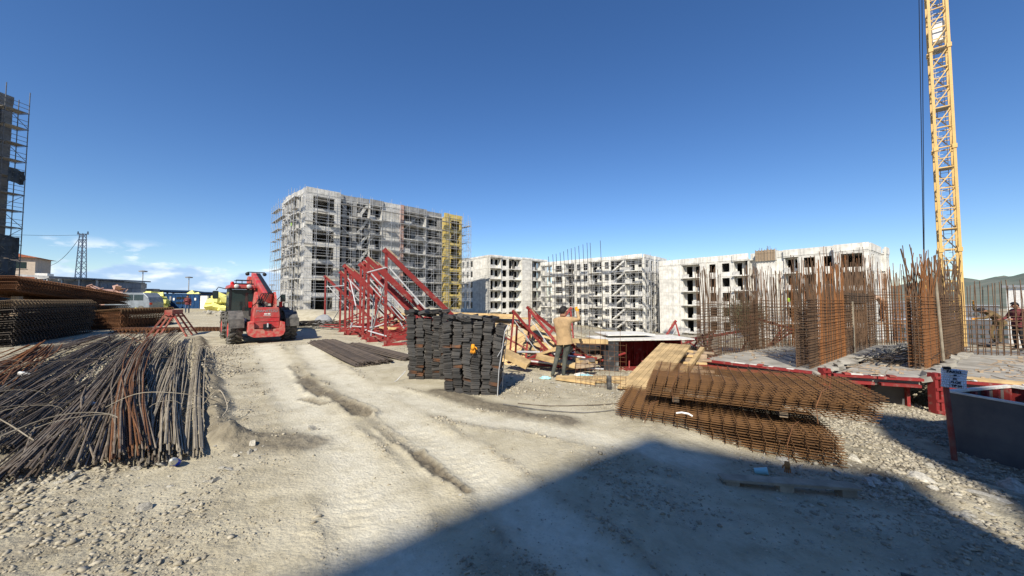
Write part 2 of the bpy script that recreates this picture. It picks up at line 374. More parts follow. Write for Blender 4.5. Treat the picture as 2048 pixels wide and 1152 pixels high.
def tag(o, label=None, cat=None, group=None, kind=None):
    if label: o['label'] = label
    if cat: o['category'] = cat
    if group: o['group'] = group
    if kind: o['kind'] = kind
    return o
def thing(name, label, cat, loc=(0,0,0), rotz=0, group=None):
    o = bpy.data.objects.new(name, None); COL.objects.link(o); o.empty_display_size = .2
    o.location = loc; o.rotation_euler = (0,0,rotz)
    return tag(o, label, cat, group)
def copy_tree(o, parent=None):
    c = o.copy(); COL.objects.link(c); c.parent = parent
    for ch in list(o.children): copy_tree(ch, c)
    return c
def text(body, size, m, parent, loc, rot, name='lettering', ext=.002, scale=(1,1,1), align='CENTER', bold=0.):
    cu = bpy.data.curves.new(name, 'FONT'); cu.body = body; cu.size = size; cu.align_x = align; cu.align_y = 'CENTER'; cu.extrude = ext; cu.offset = bold
    tmp = bpy.data.objects.new('tmp_text', cu); me = bpy.data.meshes.new_from_object(tmp); me.name = name
    bpy.data.objects.remove(tmp); me.materials.clear(); me.materials.append(m)
    o = link(name, me, parent, loc, rot); o.scale = scale
    return o
rnd = random.uniform
def jit(p, a): return Vector((p[0]+rnd(-a,a), p[1]+rnd(-a,a), p[2]+rnd(-a,a)))
# ------------------------------------------------------------------ the ground
def ground_material():
    m = bpy.data.materials.new('crushed limestone ground'); m.use_nodes = True; nt = m.node_tree; N = nt.nodes; L = nt.links
    b = N['Principled BSDF']; b.inputs['Roughness'].default_value = .95; b.inputs['Specular IOR Level'].default_value = .15
    geo = N.new('ShaderNodeNewGeometry')
    def noise(sc, det=5, ro=.6):
        n = N.new('ShaderNodeTexNoise'); n.inputs['Scale'].default_value = sc; n.inputs['Detail'].default_value = det; n.inputs['Roughness'].default_value = ro
        L.new(geo.outputs['Position'], n.inputs['Vector']); return n.outputs[0]
    def rng(v, a, b_, c=0., d=1.):
        r = N.new('ShaderNodeMapRange'); r.inputs[1].default_value = a; r.inputs[2].default_value = b_; r.inputs[3].default_value = c; r.inputs[4].default_value = d
        L.new(v, r.inputs[0]); return r.outputs[0]
    def mix(f, c1, c2):
        x = N.new('ShaderNodeMix'); x.data_type = 'RGBA'
        if isinstance(f, float): x.inputs[0].default_value = f
        else: L.new(f, x.inputs[0])
        for i, c in ((6, c1), (7, c2)):
            if isinstance(c, tuple): x.inputs[i].default_value = (*c, 1)
            else: L.new(c, x.inputs[i])
        return x.outputs[2]
    def mul(a, k):
        x = N.new('ShaderNodeMath'); x.operation = 'MULTIPLY'; L.new(a, x.inputs[0])
        if isinstance(k, float): x.inputs[1].default_value = k
        else: L.new(k, x.inputs[1])
        return x.outputs[0]
    aw = N.new('ShaderNodeAttribute'); aw.attribute_name = 'wet'
    ar = N.new('ShaderNodeAttribute'); ar.attribute_name = 'rough'
    base = mix(rng(noise(.9, 6), .36, .64), (.40,.355,.245), (.51,.465,.345))
    base = mix(rng(noise(6, 6), .35, .7), base, mix(rng(noise(2.3), .4, .6), (.34,.30,.205), (.52,.475,.355)))
    soil = mix(rng(noise(4, 7), .35, .65), (.185,.155,.105), (.33,.295,.225))
    c = mix(mul(ar.outputs['Fac'], rng(noise(2.6, 5), .38, .58)), base, soil)
    att = N.new('ShaderNodeAttribute'); att.attribute_name = 'track'
    c = mix(mul(att.outputs['Fac'], rng(noise(3.5, 5), .35, .55, .35, .95)), c, mix(rng(noise(13, 6), .3, .7), (.53,.49,.375), (.64,.60,.475)))
    # small stones as light flecks and dark pits
    vo = N.new('ShaderNodeTexVoronoi'); vo.inputs['Scale'].default_value = 38; L.new(geo.outputs['Position'], vo.inputs['Vector'])
    fleck = mul(rng(vo.outputs['Distance'], .10, .42, .55, 0.), rng(noise(3.2, 3), .46, .62))
    c = mix(fleck, c, mix(rng(noise(21), .4, .6), (.50,.47,.39), (.21,.19,.15)))
    mud = mix(rng(noise(11, 5), .35, .65), (.12,.10,.07), (.20,.172,.122))
    c = mix(aw.outputs['Fac'], c, mud)
    L.new(c, b.inputs['Base Color'])
    L.new(rng(aw.outputs['Fac'], 0, 1, .95, .72), b.inputs['Roughness'])
    bp = N.new('ShaderNodeBump'); bp.inputs['Distance'].default_value = .033; L.new(rng(ar.outputs['Fac'], 0, 1, .5, .9), bp.inputs['Strength'])
    h = N.new('ShaderNodeMath'); h.operation = 'ADD'; L.new(noise(26, 8, .7), h.inputs[0]); L.new(mul(vo.outputs['Distance'], -.35), h.inputs[1])
    L.new(h.outputs[0], bp.inputs['Height']); L.new(bp.outputs[0], b.inputs['Normal'])
    return m
def build_ground():
    rr = np.concatenate([np.geomspace(.7, 45, 620), np.geomspace(45, 14000, 90)[1:]])
    aa = np.concatenate([np.linspace(-62, 62, 560), np.linspace(62, 298, 70)[1:-1]]); aa = np.radians(aa)
    A, RR = np.meshgrid(aa, rr); X = RR * np.sin(A); Y = RR * np.cos(A)
    Z = np.zeros_like(X)
    for i in range(0, len(rr), 100): Z[i:i+100] = gheight(X[i:i+100], Y[i:i+100])
    nr, na = X.shape
    v = np.stack([X.ravel(), Y.ravel(), Z.ravel()], 1)
    i, j = np.meshgrid(np.arange(nr-1), np.arange(na), indexing='ij'); j2 = (j+1) % na
    q = np.stack([i*na+j, i*na+j2, (i+1)*na+j2, (i+1)*na+j], -1).reshape(-1, 4)
    v = np.vstack([v, [[0, 0, G(0, 0)]]])
    cap = np.array([[k, (k+1) % na, len(v)-1] for k in range(na)])
    me = bpy.data.meshes.new('ground'); me.vertices.add(len(v)); me.vertices.foreach_set('co', v.ravel())
    nl = q.size + cap.size; me.loops.add(nl); me.loops.foreach_set('vertex_index', np.concatenate([q.ravel(), cap[:, ::-1].ravel()]))
    me.polygons.add(len(q) + len(cap))
    st = np.concatenate([np.arange(len(q))*4, len(q)*4 + np.arange(len(cap))*3])
    me.polygons.foreach_set('loop_start', st)
    me.polygons.foreach_set('use_smooth', np.ones(len(q)+len(cap), bool))
    me.update(calc_edges=True)
    wet, rough, _, trk = wet_rough(v[:, 0], v[:, 1])
    far = np.clip(np.hypot(v[:, 0], v[:, 1]) / 60 - .4, 0, 1)
    for n, a in (('wet', wet), ('rough', np.maximum(rough, far)), ('track', trk)):
        at_ = me.attributes.new(n, 'FLOAT', 'POINT'); at_.data.foreach_set('value', a.astype(np.float32))
    me.materials.append(ground_material())
    bm = bmesh.new(); bm.from_mesh(me); bmesh.ops.recalc_face_normals(bm, faces=bm.faces)
    up = sum(f.normal.z for f in list(bm.faces)[:500])
    if up < 0: bmesh.ops.reverse_faces(bm, faces=bm.faces)
    bm.to_mesh(me); bm.free()
    o = link('ground', me); tag(o, 'pale crushed limestone ground with haul road and muddy ruts', 'ground', kind='structure')
build_ground()
def ico(sub):
    bm = bmesh.new(); bmesh.ops.create_icosphere(bm, subdivisions=sub, radius=1)
    v = np.array([p.co[:] for p in bm.verts]); f = np.array([[q.index for q in t.verts] for t in bm.faces]); bm.free(); return v, f
def rock_verts(v, seed):
    rs = np.random.RandomState(seed); p = v.copy()
    for _ in range(9):        # cleave flat facets
        n = rs.normal(size=3); n /= np.linalg.norm(n); d = rs.uniform(.35, .7)
        k = p @ n - d; p = p - np.outer(np.clip(k, 0, None), n)
    p *= 1 + rs.uniform(-.12, .12, (len(p), 1)); p *= np.array([1, rs.uniform(.6, .95), rs.uniform(.38, .7)])
    return p
ROCKS = []
def make_rock_meshes():
    v, f = ico(2)
    for k in range(9):
        me = bpy.data.meshes.new('rock'); me.from_pydata(rock_verts(v, 100+k).tolist(), [], f.tolist()); me.materials.append(M['rock']); ROCKS.append(me)
make_rock_meshes()
def rock(x, y, s, label, group, rz=None):
    o = link('rock', random.choice(ROCKS), loc=(x, y, G(x, y) + s * .12), rot=(rnd(-.3,.3), rnd(-.3,.3), rnd(0, 6.3) if rz is None else rz))
    o.scale = (s * rnd(.8,1.2), s * rnd(.8,1.1), s * rnd(.8,1.1)); tag(o, label, 'rock', group)
def scatter_rocks():
    L1 = ('loose pale limestone rock lying in front of the rebar bundles', 'rocks in front of the rebar bundles')
    L2 = ('pale limestone rock in the sunlit strip beside the wire mesh stacks', 'rocks in the sunlit strip')
    L3 = ('grey rock lying in the shaded dip before the dark formwork box', 'rocks in the shaded dip')
    L4 = ('small stone lying on the shaded foreground ground', 'stones in the foreground shade')
    L5 = ('white rubble lump around the standing worker and the fallen red frames', 'rubble by the fallen frames')
    L6 = ('pale stone lying among the loose bars and rusty mesh', 'stones among the loose bars')
    def field(n, L, fx, s0, s1):
        for _ in range(n):
            x, y = fx(); s = s0 * (s1/s0) ** (random.random() ** 1.8); rock(x, y, s, *L)
    def strip(p0, p1, w):
        def f():
            t = random.random(); a = Vector(p0).lerp(Vector(p1), t); return a.x + random.gauss(0, w), a.y + random.gauss(0, w)
        return f
    field(75, L1, strip((-5.2,3.0), (-2.6,4.3), .30), .022, .095)
    field(80, L2, strip((3.7,5.0), (5.0,3.2), .30), .03, .11)
    field(26, L3, lambda: (rnd(5.4,8.5), rnd(3.9,6.2)), .03, .16)
    field(70, L4, lambda: (rnd(-.6,4.2), rnd(1.7,3.9)), .010, .034)
    field(42, L5, strip((.6,8.5), (3.4,7.4), .35), .03, .10)
    field(36, L6, strip((-12,9.5), (-5.5,4.2), .9), .03, .11)
    for px, py, s in ((1245-0,0,0),)[:0]: pass
    for x, y, s, l in ((6.0,4.6,.26,'large flat grey slab of rock at the foot of the dark formwork box'), (6.9,4.15,.34,'broad dark rock half buried near the shaded frame edge'),
                       (4.9,4.55,.17,'large flat cream rock at the edge of the sunlit strip'), (5.25,4.2,.15,'rounded white rock close to the shadow edge in the sunlit strip')):
        rock(x, y, s, l, None); COL.objects[-1].scale.z *= .7
        if 'group' in COL.objects[-1]: del COL.objects[-1]['group']
scatter_rocks()
def gravel():
    v, f = ico(1); forms = [rock_verts(v, 300+k) for k in range(12)]
    V = []; F = []; n = 0; rs = np.random.RandomState(5)
    cand = 190000
    # denser near the camera, thin on the packed road
    r = np.geomspace(1.2, 16, 400)[rs.randint(0, 400, cand)] * rs.uniform(.985, 1.015, cand); a = np.radians(rs.uniform(-60, 60, cand))
    x = r*np.sin(a); y = r*np.cos(a)
    wet, rough, _, trk = wet_rough(x, y)
    cl = fbm(x*1.7, y*1.7, 3, 91)
    keep = rs.uniform(0, 1, cand) < np.clip((rough*1.15 + .06) * np.clip((cl-.30)*3.4, .05, 1), 0, 1) * (1-.75*wet) * (1-.8*trk) * .75
    x, y, rough, r = x[keep], y[keep], rough[keep], r[keep]
    z = gheight(x, y)
    for k in range(len(x)):
        s = (.0026 + .0015*r[k]) * (1 + rs.exponential(.55+.75*rough[k])) * (.7+.5*rough[k]); s = min(s, .05)
        c, q = math.cos(k), math.sin(k); p = forms[k % 12] * s
        V.append(np.stack([p[:,0]*c-p[:,1]*q+x[k], p[:,0]*q+p[:,1]*c+y[k], p[:,2]+z[k]+s*.15], 1)); F.append(f + n); n += len(v)
    V = np.vstack(V); F = np.vstack(F)
    me = bpy.data.meshes.new('gravel'); me.vertices.add(len(V)); me.vertices.foreach_set('co', V.ravel())
    me.loops.add(F.size); me.loops.foreach_set('vertex_index', F.ravel()); me.polygons.add(len(F)); me.polygons.foreach_set('loop_start', np.arange(len(F))*3)
    me.update(calc_edges=True); me.materials.append(mat('gravel stone', (.43,.39,.30), .95, col2=(.24,.21,.155), scale=14, detail=2, thr=(.38,.62)))
    o = link('gravel', me); tag(o, 'loose limestone gravel scattered over the site ground', 'gravel', kind='stuff')
    print('gravel stones', len(x))
gravel()
def hills():
    n = 260; m = 26; v = []; f = []
    az = np.linspace(R(28), R(150), n)
    ridge = 90 + 190*fbm(az*5, az*0+3, 4, 51) * np.clip((az-R(30))/.55, 0, 1) + 40*np.clip((az-R(45))/.4, 0, 1)
    for i in range(m):
        t = i/(m-1); rad = 2300 + 1500*t
        h = -60 + (ridge + 60) * np.sin(t*math.pi/2) ** 1.3 * np.clip((az-R(29))/.16, 0, 1)
        h = h + (fbm(az*60, az*0+t*9, 4, 55)-.5)*60*t
        for k in range(n): v.append((rad*math.sin(az[k]), rad*math.cos(az[k]), h[k]))
    for i in range(m-1):
        for k in range(n-1): f.append((i*n+k, i*n+k+1, (i+1)*n+k+1, (i+1)*n+k))
    me = bpy.data.meshes.new('hills'); me.from_pydata(v, [], f); me.materials.append(M['hill']); me.polygons.foreach_set('use_smooth', [True]*len(f))
    tag(link('hills', me), 'low wooded hills on the horizon behind the crane', 'hills', kind='structure')
hills()
# ------------------------------------------------------------------ concrete frame apartment blocks
PANELS = {}
def wall_panel(w, h, holes, th, m):
    """wall of width w and height h (local x, z) with rectangular openings (x0,x1,z0,z1), built from butted pieces"""
    key = (round(w,2), round(h,2), tuple(tuple(round(q,2) for q in o) for o in holes), th, m.name)
    if key in PANELS: return PANELS[key]
    b = MB(); x = 0
    for (x0, x1, z0, z1) in sorted(holes):
        if x0 > x + .01: b.bb(x, x0, 0, th, 0, h)
        if z0 > .01: b.bb(x0, x1, 0, th, 0, z0)
        if z1 < h - .01: b.bb(x0, x1, 0, th, z1, h)
        x = x1
    if x < w - .01: b.bb(x, w, 0, th, 0, h)
    PANELS[key] = b.mesh('wall_panel', m); return PANELS[key]
def block(name, label, cat, corner, ang, z0, ztop, n, faces, wall_m, parapet=.9, depth=14, group=None, white_parapet=None, slab_out=.12):
    """apartment block. corner: near corner; faces: list of (origin, direction angle, length, bays).
    a bay: (x0, x1, kind, out) measured along the face; out = how far it stands proud"""
    t = thing(name, label, cat, (corner[0], corner[1], z0), 0, group)
    H = (ztop - parapet - z0) / n
    sl = .22
    pm = white_parapet or wall_m
    return t, H, sl, pm
def facade(t, n, H, face_len, bays, mats, origin, ang, parapet=.9, pm=None, inset=0.):
    """one face. origin relative to the thing; local x along the face, local -y outward."""
    rot = Matrix.Rotation(ang, 3, 'Z'); o = Vector(origin)
    def put(nm, me, x, y, z):
        return link(nm, me, t, o + rot @ Vector((x, y, z)), (0, 0, ang))
    cache = {}
    for (x0, x1, kind, out) in bays:
        w = x1 - x0; m = mats.get(kind.split(':')[1], mats['wall']) if ':' in kind else mats['wall']; k = kind.split(':')[0]
        hh = H - .22
        for s in range(n):
            z = s*H
            if k == 'blank': put('wall_panel', wall_panel(w, hh, [], .2, m), x0, -out, z)
            elif k == 'win': put('wall_panel', wall_panel(w, hh, [(w*.24, w*.76, .75, hh-.25)], .2, m), x0, -out, z)
            elif k == 'wide': put('wall_panel', wall_panel(w, hh, [(w*.2, w*.82, .35, hh-.2)], .2, m), x0, -out, z)
            elif k == 'door': put('wall_panel', wall_panel(w, hh, [(w*.28, w*.72, 0, hh-.25)], .2, m), x0, -out, z)
            elif k == 'two': put('wall_panel', wall_panel(w, hh, [(w*.16, w*.40, .75, hh-.3), (w*.60, w*.86, .75, hh-.3)], .2, m), x0, -out, z)
            elif k == 'balc':
                # recessed balcony: slab stands out, low upstand on part of the edge, wall set back with a door
                put('wall_panel', wall_panel(w, hh, [(w*.12, w*.45, 0, hh-.3), (w*.62, w*.88, .8, hh-.35)], .2, m), x0, 1.35-out, z)
                if (x0, 'b') not in cache: cache[(x0,'b')] = MB().bb(0, w, -.05, 1.3, -.2, -.02).mesh('balcony_slab', mats['wall'])
                if s: put('balcony_slab', cache[(x0,'b')], x0, -out-.25, z)
                u = MB().bb(0, w*rnd(.3,.5), 0, .14, 0, rnd(.7,1.0)) if random.random() < .8 else MB().bb(w*.55, w, 0, .14, 0, .85)
                put('parapet_wall', u.mesh('parapet_wall', mats['block']), x0, -out+.1, z)
                for xx in (x0, x1-.18):
                    if ('side', x0) not in cache: cache[('side',x0)] = MB().bb(0, .18, 0, 1.35, 0, hh).mesh('side_wall', mats['wall'])
                    put('side_wall', cache[('side',x0)], xx, -out+.22, z)
            elif k == 'stair':
                # open stair bay with a slanting flight
                put('wall_panel', wall_panel(w, hh, [(w*.1, w*.9, 0, hh-.1)], .2, m), x0, 1.9-out, z)
                fl = MB().prism([(0,0),(.5,0),(w,hh-.15),(w,hh+.1),(w-.4,hh+.1)], 0, 1.1)
                if ('st', x0) not in cache: cache[('st',x0)] = fl.mesh('stair_flight', mats['wall'])
                put('stair_flight', cache[('st',x0)], x0, .1-out, z)
                lw = .9
                if ('lw', x0) not in cache: cache[('lw',x0)] = MB().bb(0, w*.38, 0, .14, 0, lw).mesh('parapet_wall', mats['block'])
                put('parapet_wall', cache[('lw',x0)], x0 + (w*.6 if s % 2 else 0), -out, z)
            elif k == 'open':
                put('wall_panel', wall_panel(w, hh, [(w*.15, w*.85, .1, hh-.2)], .2, m), x0, 2.2-out, z)
            # floor edge band in front of the slab
            if k not in ('open',):
                key = ('band', x0)
                if key not in cache: cache[key] = MB().bb(0, w, -.03, .20, 0, .216).mesh('floor_edge', m if k in ('win','wide','blank','two') else mats['wall'])
                put('floor_edge', cache[key], x0, -out, z + hh + .002)
            if out > .05 and k in ('win','wide','blank','two','door'):
                key = ('ret', x0)
                if key not in cache: cache[key] = MB().bb(0, .2, .202, out+.18, 0, hh).mesh('side_wall', m)
                put('side_wall', cache[key], x0+.003, -out, z); put('side_wall', cache[key], x1-.203, -out, z)
        if parapet:
            put('parapet', MB().bb(0, w, -.10, .22, 0, parapet).mesh('parapet', (pm if ':' not in kind else m) or mats['wall']), x0, -out, n*H)
            if out > .05: put('roof_slab', MB().bb(0, w, .222, out+.3, -.1, .12).mesh('roof_slab', mats['wall']), x0, -out, n*H)
def shell(t, n, H, L, D, ang, origin, mats, core=True):
    """floor slabs, partitions and rear walls behind the two faces"""
    rot = Matrix.Rotation(ang, 3, 'Z'); o = Vector(origin)
    def put(nm, me, x, y, z): return link(nm, me, t, o + rot @ Vector((x, y, z)), (0, 0, ang))
    sl = MB().bb(.25, L-.25, .25, D-.25, -.2, 0).mesh('floor_slab', mats['wall'])
    for s in range(n+1): put('floor_slab', sl, 0, 0, s*H)
    base = MB().bb(.3, L-.3, .3, D-.3, -3.5, -.21).mesh('foundation_wall', mats['wall']); put('foundation_wall', base, 0, 0, 0)
    hh = H-.206
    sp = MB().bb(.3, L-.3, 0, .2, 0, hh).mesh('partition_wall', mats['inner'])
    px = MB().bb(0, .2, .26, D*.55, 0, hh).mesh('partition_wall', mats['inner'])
    bk = MB().bb(.05, L-.05, 0, .2, 0, hh).mesh('rear_wall', mats['wall'])
    sd = MB().bb(0, .2, .02, D-.02, 0, hh).mesh('side_wall', mats['wall'])
    k = max(3, int(L/4.4))
    for s in range(n):
        z = s*H + .003
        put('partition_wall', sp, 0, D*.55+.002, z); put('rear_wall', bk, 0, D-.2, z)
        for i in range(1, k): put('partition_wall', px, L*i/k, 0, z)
def scaffold(name, label, origin, ang, L, H, z0, lift=2.0, bay=2.0, group='scaffolds round the apartment blocks', gap=.35, r=.032, top=1.2, seed=1, decks=True, skip=0., width=.85, m='galv'):
    rs = random.Random(seed); t = thing(name, label, 'scaffold', (origin[0], origin[1], z0), ang, group)
    st = MB(); le = MB(); br = MB(); n = int(round(L/bay)); k = int(H/lift); y1, y2 = -gap, -gap-width
    for i in range(n+1):
        x = i*bay
        for y in (y1, y2): st.tube([(x, y, 0), (x, y, H + rs.uniform(.2, top))], r, 4, False)
    for j in range(1, k+1):
        z = j*lift
        for y, dz in ((y1, 0), (y2, 0), (y2, .5), (y2, 1.0)):
            le.tube([(0, y, z+dz), (n*bay, y, z+dz)], r*.75, 4, False)
        for i in range(n+1): le.tube([(i*bay, y1+.1, z), (i*bay, y2-.1, z)], r*.8, 4, False)
    for i in range(n):
        for j in range(k):
            if rs.random() < .55:
                a, b = (0, 1) if (i+j) % 2 else (1, 0)
                br.tube([((i+a)*bay, y2-.03, j*lift+.1), ((i+b)*bay, y2-.03, (j+1)*lift)], r*.7, 4, False)
    st.build('standards', M[m], t, kind='stuff'); le.build('ledgers', M[m], t, kind='stuff'); br.build('braces', M[m], t, kind='stuff')
    if decks:
        dk = MB().bb(.04, bay-.04, y2+.05, y1-.05, .05, .10).mesh('deck_board', M['deck'])
        for j in range(1, k+1):
            for i in range(n):
                if rs.random() > skip: link('deck_board', dk, t, (i*bay, 0, j*lift))
    return t
def px_to_t(px, P, ang):
    a = (px-1024)/744; c, s = math.cos(ang), math.sin(ang); return (a*P[1]-P[0])/(c - a*s)
GREY = dict(wall=M['concrete'], block=M['block'], inner=M['inner'], yellow=M['insulation'], salmon=M['salmon'], dark=mat('darker grey wall', (.25,.25,.245), .95, var=.35, scale=1.2, perobj=.15))  # dark: darker copy of the wall colour for recessed bays
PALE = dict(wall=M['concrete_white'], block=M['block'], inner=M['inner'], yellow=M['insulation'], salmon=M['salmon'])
def tall_block():
    P = (-37.2, 66.0); ang = R(43.5); z0 = -.4; n = 7; par = .95; ztop = 21.9; H = (ztop-par-z0)/n
    t = thing('apartment_block', 'tall seven storey grey concrete block wrapped in scaffolding with yellow insulated end', 'building', (P[0], P[1], z0))
    T = lambda px: px_to_t(px, P, ang)
    e = [0, T(674), T(683), T(712), T(735), T(762), T(797), T(803), T(850), T(884), T(893), T(921)]; L = e[-1]
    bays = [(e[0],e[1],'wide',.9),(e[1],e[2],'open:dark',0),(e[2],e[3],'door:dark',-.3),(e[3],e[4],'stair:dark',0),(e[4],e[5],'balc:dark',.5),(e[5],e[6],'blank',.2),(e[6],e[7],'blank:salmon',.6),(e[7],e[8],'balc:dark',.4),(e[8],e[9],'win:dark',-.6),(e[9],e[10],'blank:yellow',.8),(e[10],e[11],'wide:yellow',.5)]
    D = 15.5
    shell(t, n, H, L, D, ang, (0,0,0), GREY)
    facade(t, n, H, L, bays, GREY, (0,0,0), ang, par, M['concrete'])
    # left face runs from its rear end to the near corner
    o2 = Matrix.Rotation(ang, 3, 'Z') @ Vector((0, D, 0))
    facade(t, n, H, D, [(0,2.6,'win',.3),(2.6,5.4,'balc',.5),(5.4,8.0,'win',.7),(8.0,11.2,'balc',.5),(11.2,13.2,'balc',.2),(13.2,15.5,'two',.0)], GREY, o2, ang-R(90), par, M['concrete'])
    # right end and roof fittings
    facade(t, n, H, D, [(0,5,'blank:yellow',.1),(5,10.5,'blank:yellow',.1),(10.5,15.5,'win:yellow',.1)], GREY, Matrix.Rotation(ang,3,'Z') @ Vector((L,0,0)), ang+R(90), par, M['insulation'])
    c, s = math.cos(ang), math.sin(ang); nx, ny = s, -c
    scaffold('scaffold', 'galvanised tube scaffold along the long front of the tall grey block', (P[0]+nx*.8-c*.5, P[1]+ny*.8-s*.5), ang, L+2, 21.6, z0, seed=3, skip=.45)
    q = Vector((P[0],P[1],0)) + Matrix.Rotation(ang,3,'Z') @ Vector((0, D+1, 0)); m2 = ang-R(90); nx, ny = math.sin(m2), -math.cos(m2)
    scaffold('scaffold', 'galvanised tube scaffold on the sunlit short end of the tall grey block', (q.x+nx*.8, q.y+ny*.8), m2, D+2, 21, z0, seed=4, skip=.45)
    q = Vector((P[0],P[1],0)) + Matrix.Rotation(ang,3,'Z') @ Vector((L+1.0, -1.2, 0))
    scaffold('scaffold', 'narrow scaffold tower round the yellow insulated corner of the tall block', (q.x, q.y), ang+R(90), 8, 20.5, z0, seed=5, skip=.5)
tall_block()
def block_a():
    P = (-6.4, 104.0); ang = R(38); ztop = 14.4; n = 6; par = .5; z0 = -4.6; H = (ztop-par-z0)/n
    t = thing('apartment_block', 'bare pale five storey concrete shell beside the yellow insulated tower', 'building', (P[0], P[1], z0))
    T = lambda px: px_to_t(px, P, ang)
    e = [0, T(1001), T(1017), T(1041), T(1061), T(1083), T(1095)]; L = e[-1]; D = 15.5
    shell(t, n, H, L, D, ang, (0,0,0), PALE)
    facade(t, n, H, L, [(e[0],e[1],'balc',.6),(e[1],e[2],'win',0),(e[2],e[3],'balc',.2),(e[3],e[4],'blank',.8),(e[4],e[5],'balc',.2),(e[5],e[6],'blank',0)], PALE, (0,0,0), ang, par, M['concrete_white'])
    facade(t, n, H, D, [(0,2.5,'win',0),(2.5,7.5,'two',0),(7.5,15.5,'blank',0)], PALE, Matrix.Rotation(ang,3,'Z') @ Vector((0,D,0)), ang-R(90), par, M['concrete_white'])
    b = MB()
    for i in range(40):
        p = Matrix.Rotation(ang,3,'Z') @ Vector((rnd(.5,L-.5), rnd(.6,D-1), 0)); b.tube([(p.x,p.y,ztop-z0-par), (p.x+rnd(-.1,.1),p.y,ztop-z0+rnd(.4,1.1))], .03, 4, False)
    b.build('roof_rebar', M['cage'], t, kind='stuff')
block_a()
def block_b():
    P0 = Vector((8.4,107.4,0)); P1 = Vector((30.8,87,0)); ang = math.atan2(P1.y-P0.y, P1.x-P0.x); L = (P1-P0).length; ztop = 12.5; n = 6; par = .8; z0 = -6.0; H = (ztop-par-z0)/n; D = 14.5
    t = thing('apartment_block', 'pale concrete block wrapped in scaffolding in the middle of the site', 'building', (P0.x, P0.y, z0))
    T = lambda px: px_to_t(px, P0, ang)
    e = [0, T(1105), T(1130), T(1150), T(1180), T(1206), T(1222), T(1252), T(1285), L]
    bays = [(e[0],e[1],'balc',.3),(e[1],e[2],'win',0),(e[2],e[3],'balc',.3),(e[3],e[4],'two',.2),(e[4],e[5],'balc',.5),(e[5],e[6],'win',0),(e[6],e[7],'stair',0),(e[7],e[9],'balc',.6)]
    shell(t, n, H, L, D, ang, (0,0,0), PALE)
    facade(t, n, H, L, bays, PALE, (0,0,0), ang, par, M['concrete_white'])
    facade(t, n, H, D, [(0,4,'win',.2),(4,6.5,'door',0),(6.5,10,'two',.3),(10,14.5,'win',.1)], PALE, Matrix.Rotation(ang,3,'Z') @ Vector((L,0,0)), ang+R(90), par, M['concrete_white'])
    nx, ny = math.sin(ang), -math.cos(ang)
    scaffold('scaffold', 'scaffold along the long front of the pale block in the middle of the site', (P0.x+nx*.8, P0.y+ny*.8), ang, L+1, 17.6, z0, seed=7, skip=.5)
    a2 = ang+R(90); nx, ny = math.sin(a2), -math.cos(a2)
    scaffold('scaffold', 'scaffold on the sunlit end of the pale block in the middle of the site', (P1.x+nx*.6, P1.y+ny*.6), a2, D, 17.6, z0, seed=8, skip=.5)
block_b()
def block_c():
    P0 = Vector((34.35,86.4,0)); P1 = Vector((56.2,58,0)); ang = math.atan2(P1.y-P0.y, P1.x-P0.x); L = (P1-P0).length; ztop = 10.7; n = 6; par = 1.15; z0 = -8.2; H = (ztop-par-z0)/n; D = 14.5
    t = thing('apartment_block', 'white topped concrete block without scaffolding behind the rebar cages', 'building', (P0.x, P0.y, z0))
    T = lambda px: px_to_t(px, P0, ang)
    e = [0, T(1365), T(1402), T(1415), T(1439), T(1468), T(1500), T(1516), T(1554), T(1570), T(1600), T(1644), T(1674), L]
    bays = [(e[0],e[1],'blank',.2),(e[1],e[2],'balc',.3),(e[2],e[3],'blank',.5),(e[3],e[4],'win',.2),(e[4],e[5],'win',.2),(e[5],e[6],'balc',.5),(e[6],e[7],'blank',-.8),(e[7],e[8],'blank',.3),(e[8],e[9],'blank',-.2),(e[9],e[10],'balc',.3),(e[10],e[11],'win',.2),(e[11],e[12],'win',.2),(e[12],e[13],'wide',1.2)]
    shell(t, n, H, L, D, ang, (0,0,0), PALE)
    facade(t, n, H, L, bays, PALE, (0,0,0), ang, par, M['concrete_white'])
    facade(t, n, H, D, [(0,3.2,'two',0),(3.2,8.5,'blank',0),(8.5,11.5,'two',.6),(11.5,14.5,'blank',0)], PALE, Matrix.Rotation(ang,3,'Z') @ Vector((L,0,0)), ang+R(90), par, M['concrete_white'])
    # lift shaft formwork of boards rising above the roof
    rot = Matrix.Rotation(ang, 3, 'Z')
    lift_x0, lift_x1 = e[7]-.1, e[8]+.1
    q = P0 + rot @ Vector((lift_x0, -.6, 0))
    f = thing('shaft_formwork', 'weathered board formwork of the lift shaft above the white block roof', 'formwork', (q.x, q.y, ztop-1.7), ang)
    w = lift_x1-lift_x0
    for i in range(8): link('board', MB().bb(0, w, 0, .05, 0, .2).mesh('board', M['wood_old']), f, (0, -.02, i*.25))
    for i in range(7): link('upright', MB().bb(0, .12, 0, .1, 0, 2.1).mesh('upright', M['wood_old']), f, (.05+i*(w-.2)/6, -.13, 0))
    link('shaft_core', MB().bb(0, w, .05, 2.4, 0, 1.9).mesh('shaft_core', M['concrete']), f)
    for i in range(12): link('starter_bar', MB().tube([(0,0,0),(0,0,rnd(.5,.9))], .025, 4).mesh('starter_bar', M['cage']), f, (rnd(.1,w-.1), rnd(.1,2), 1.9))
block_c()
DARK = dict(GREY, wall=M['dark_concrete'], block=M['dark_concrete'])
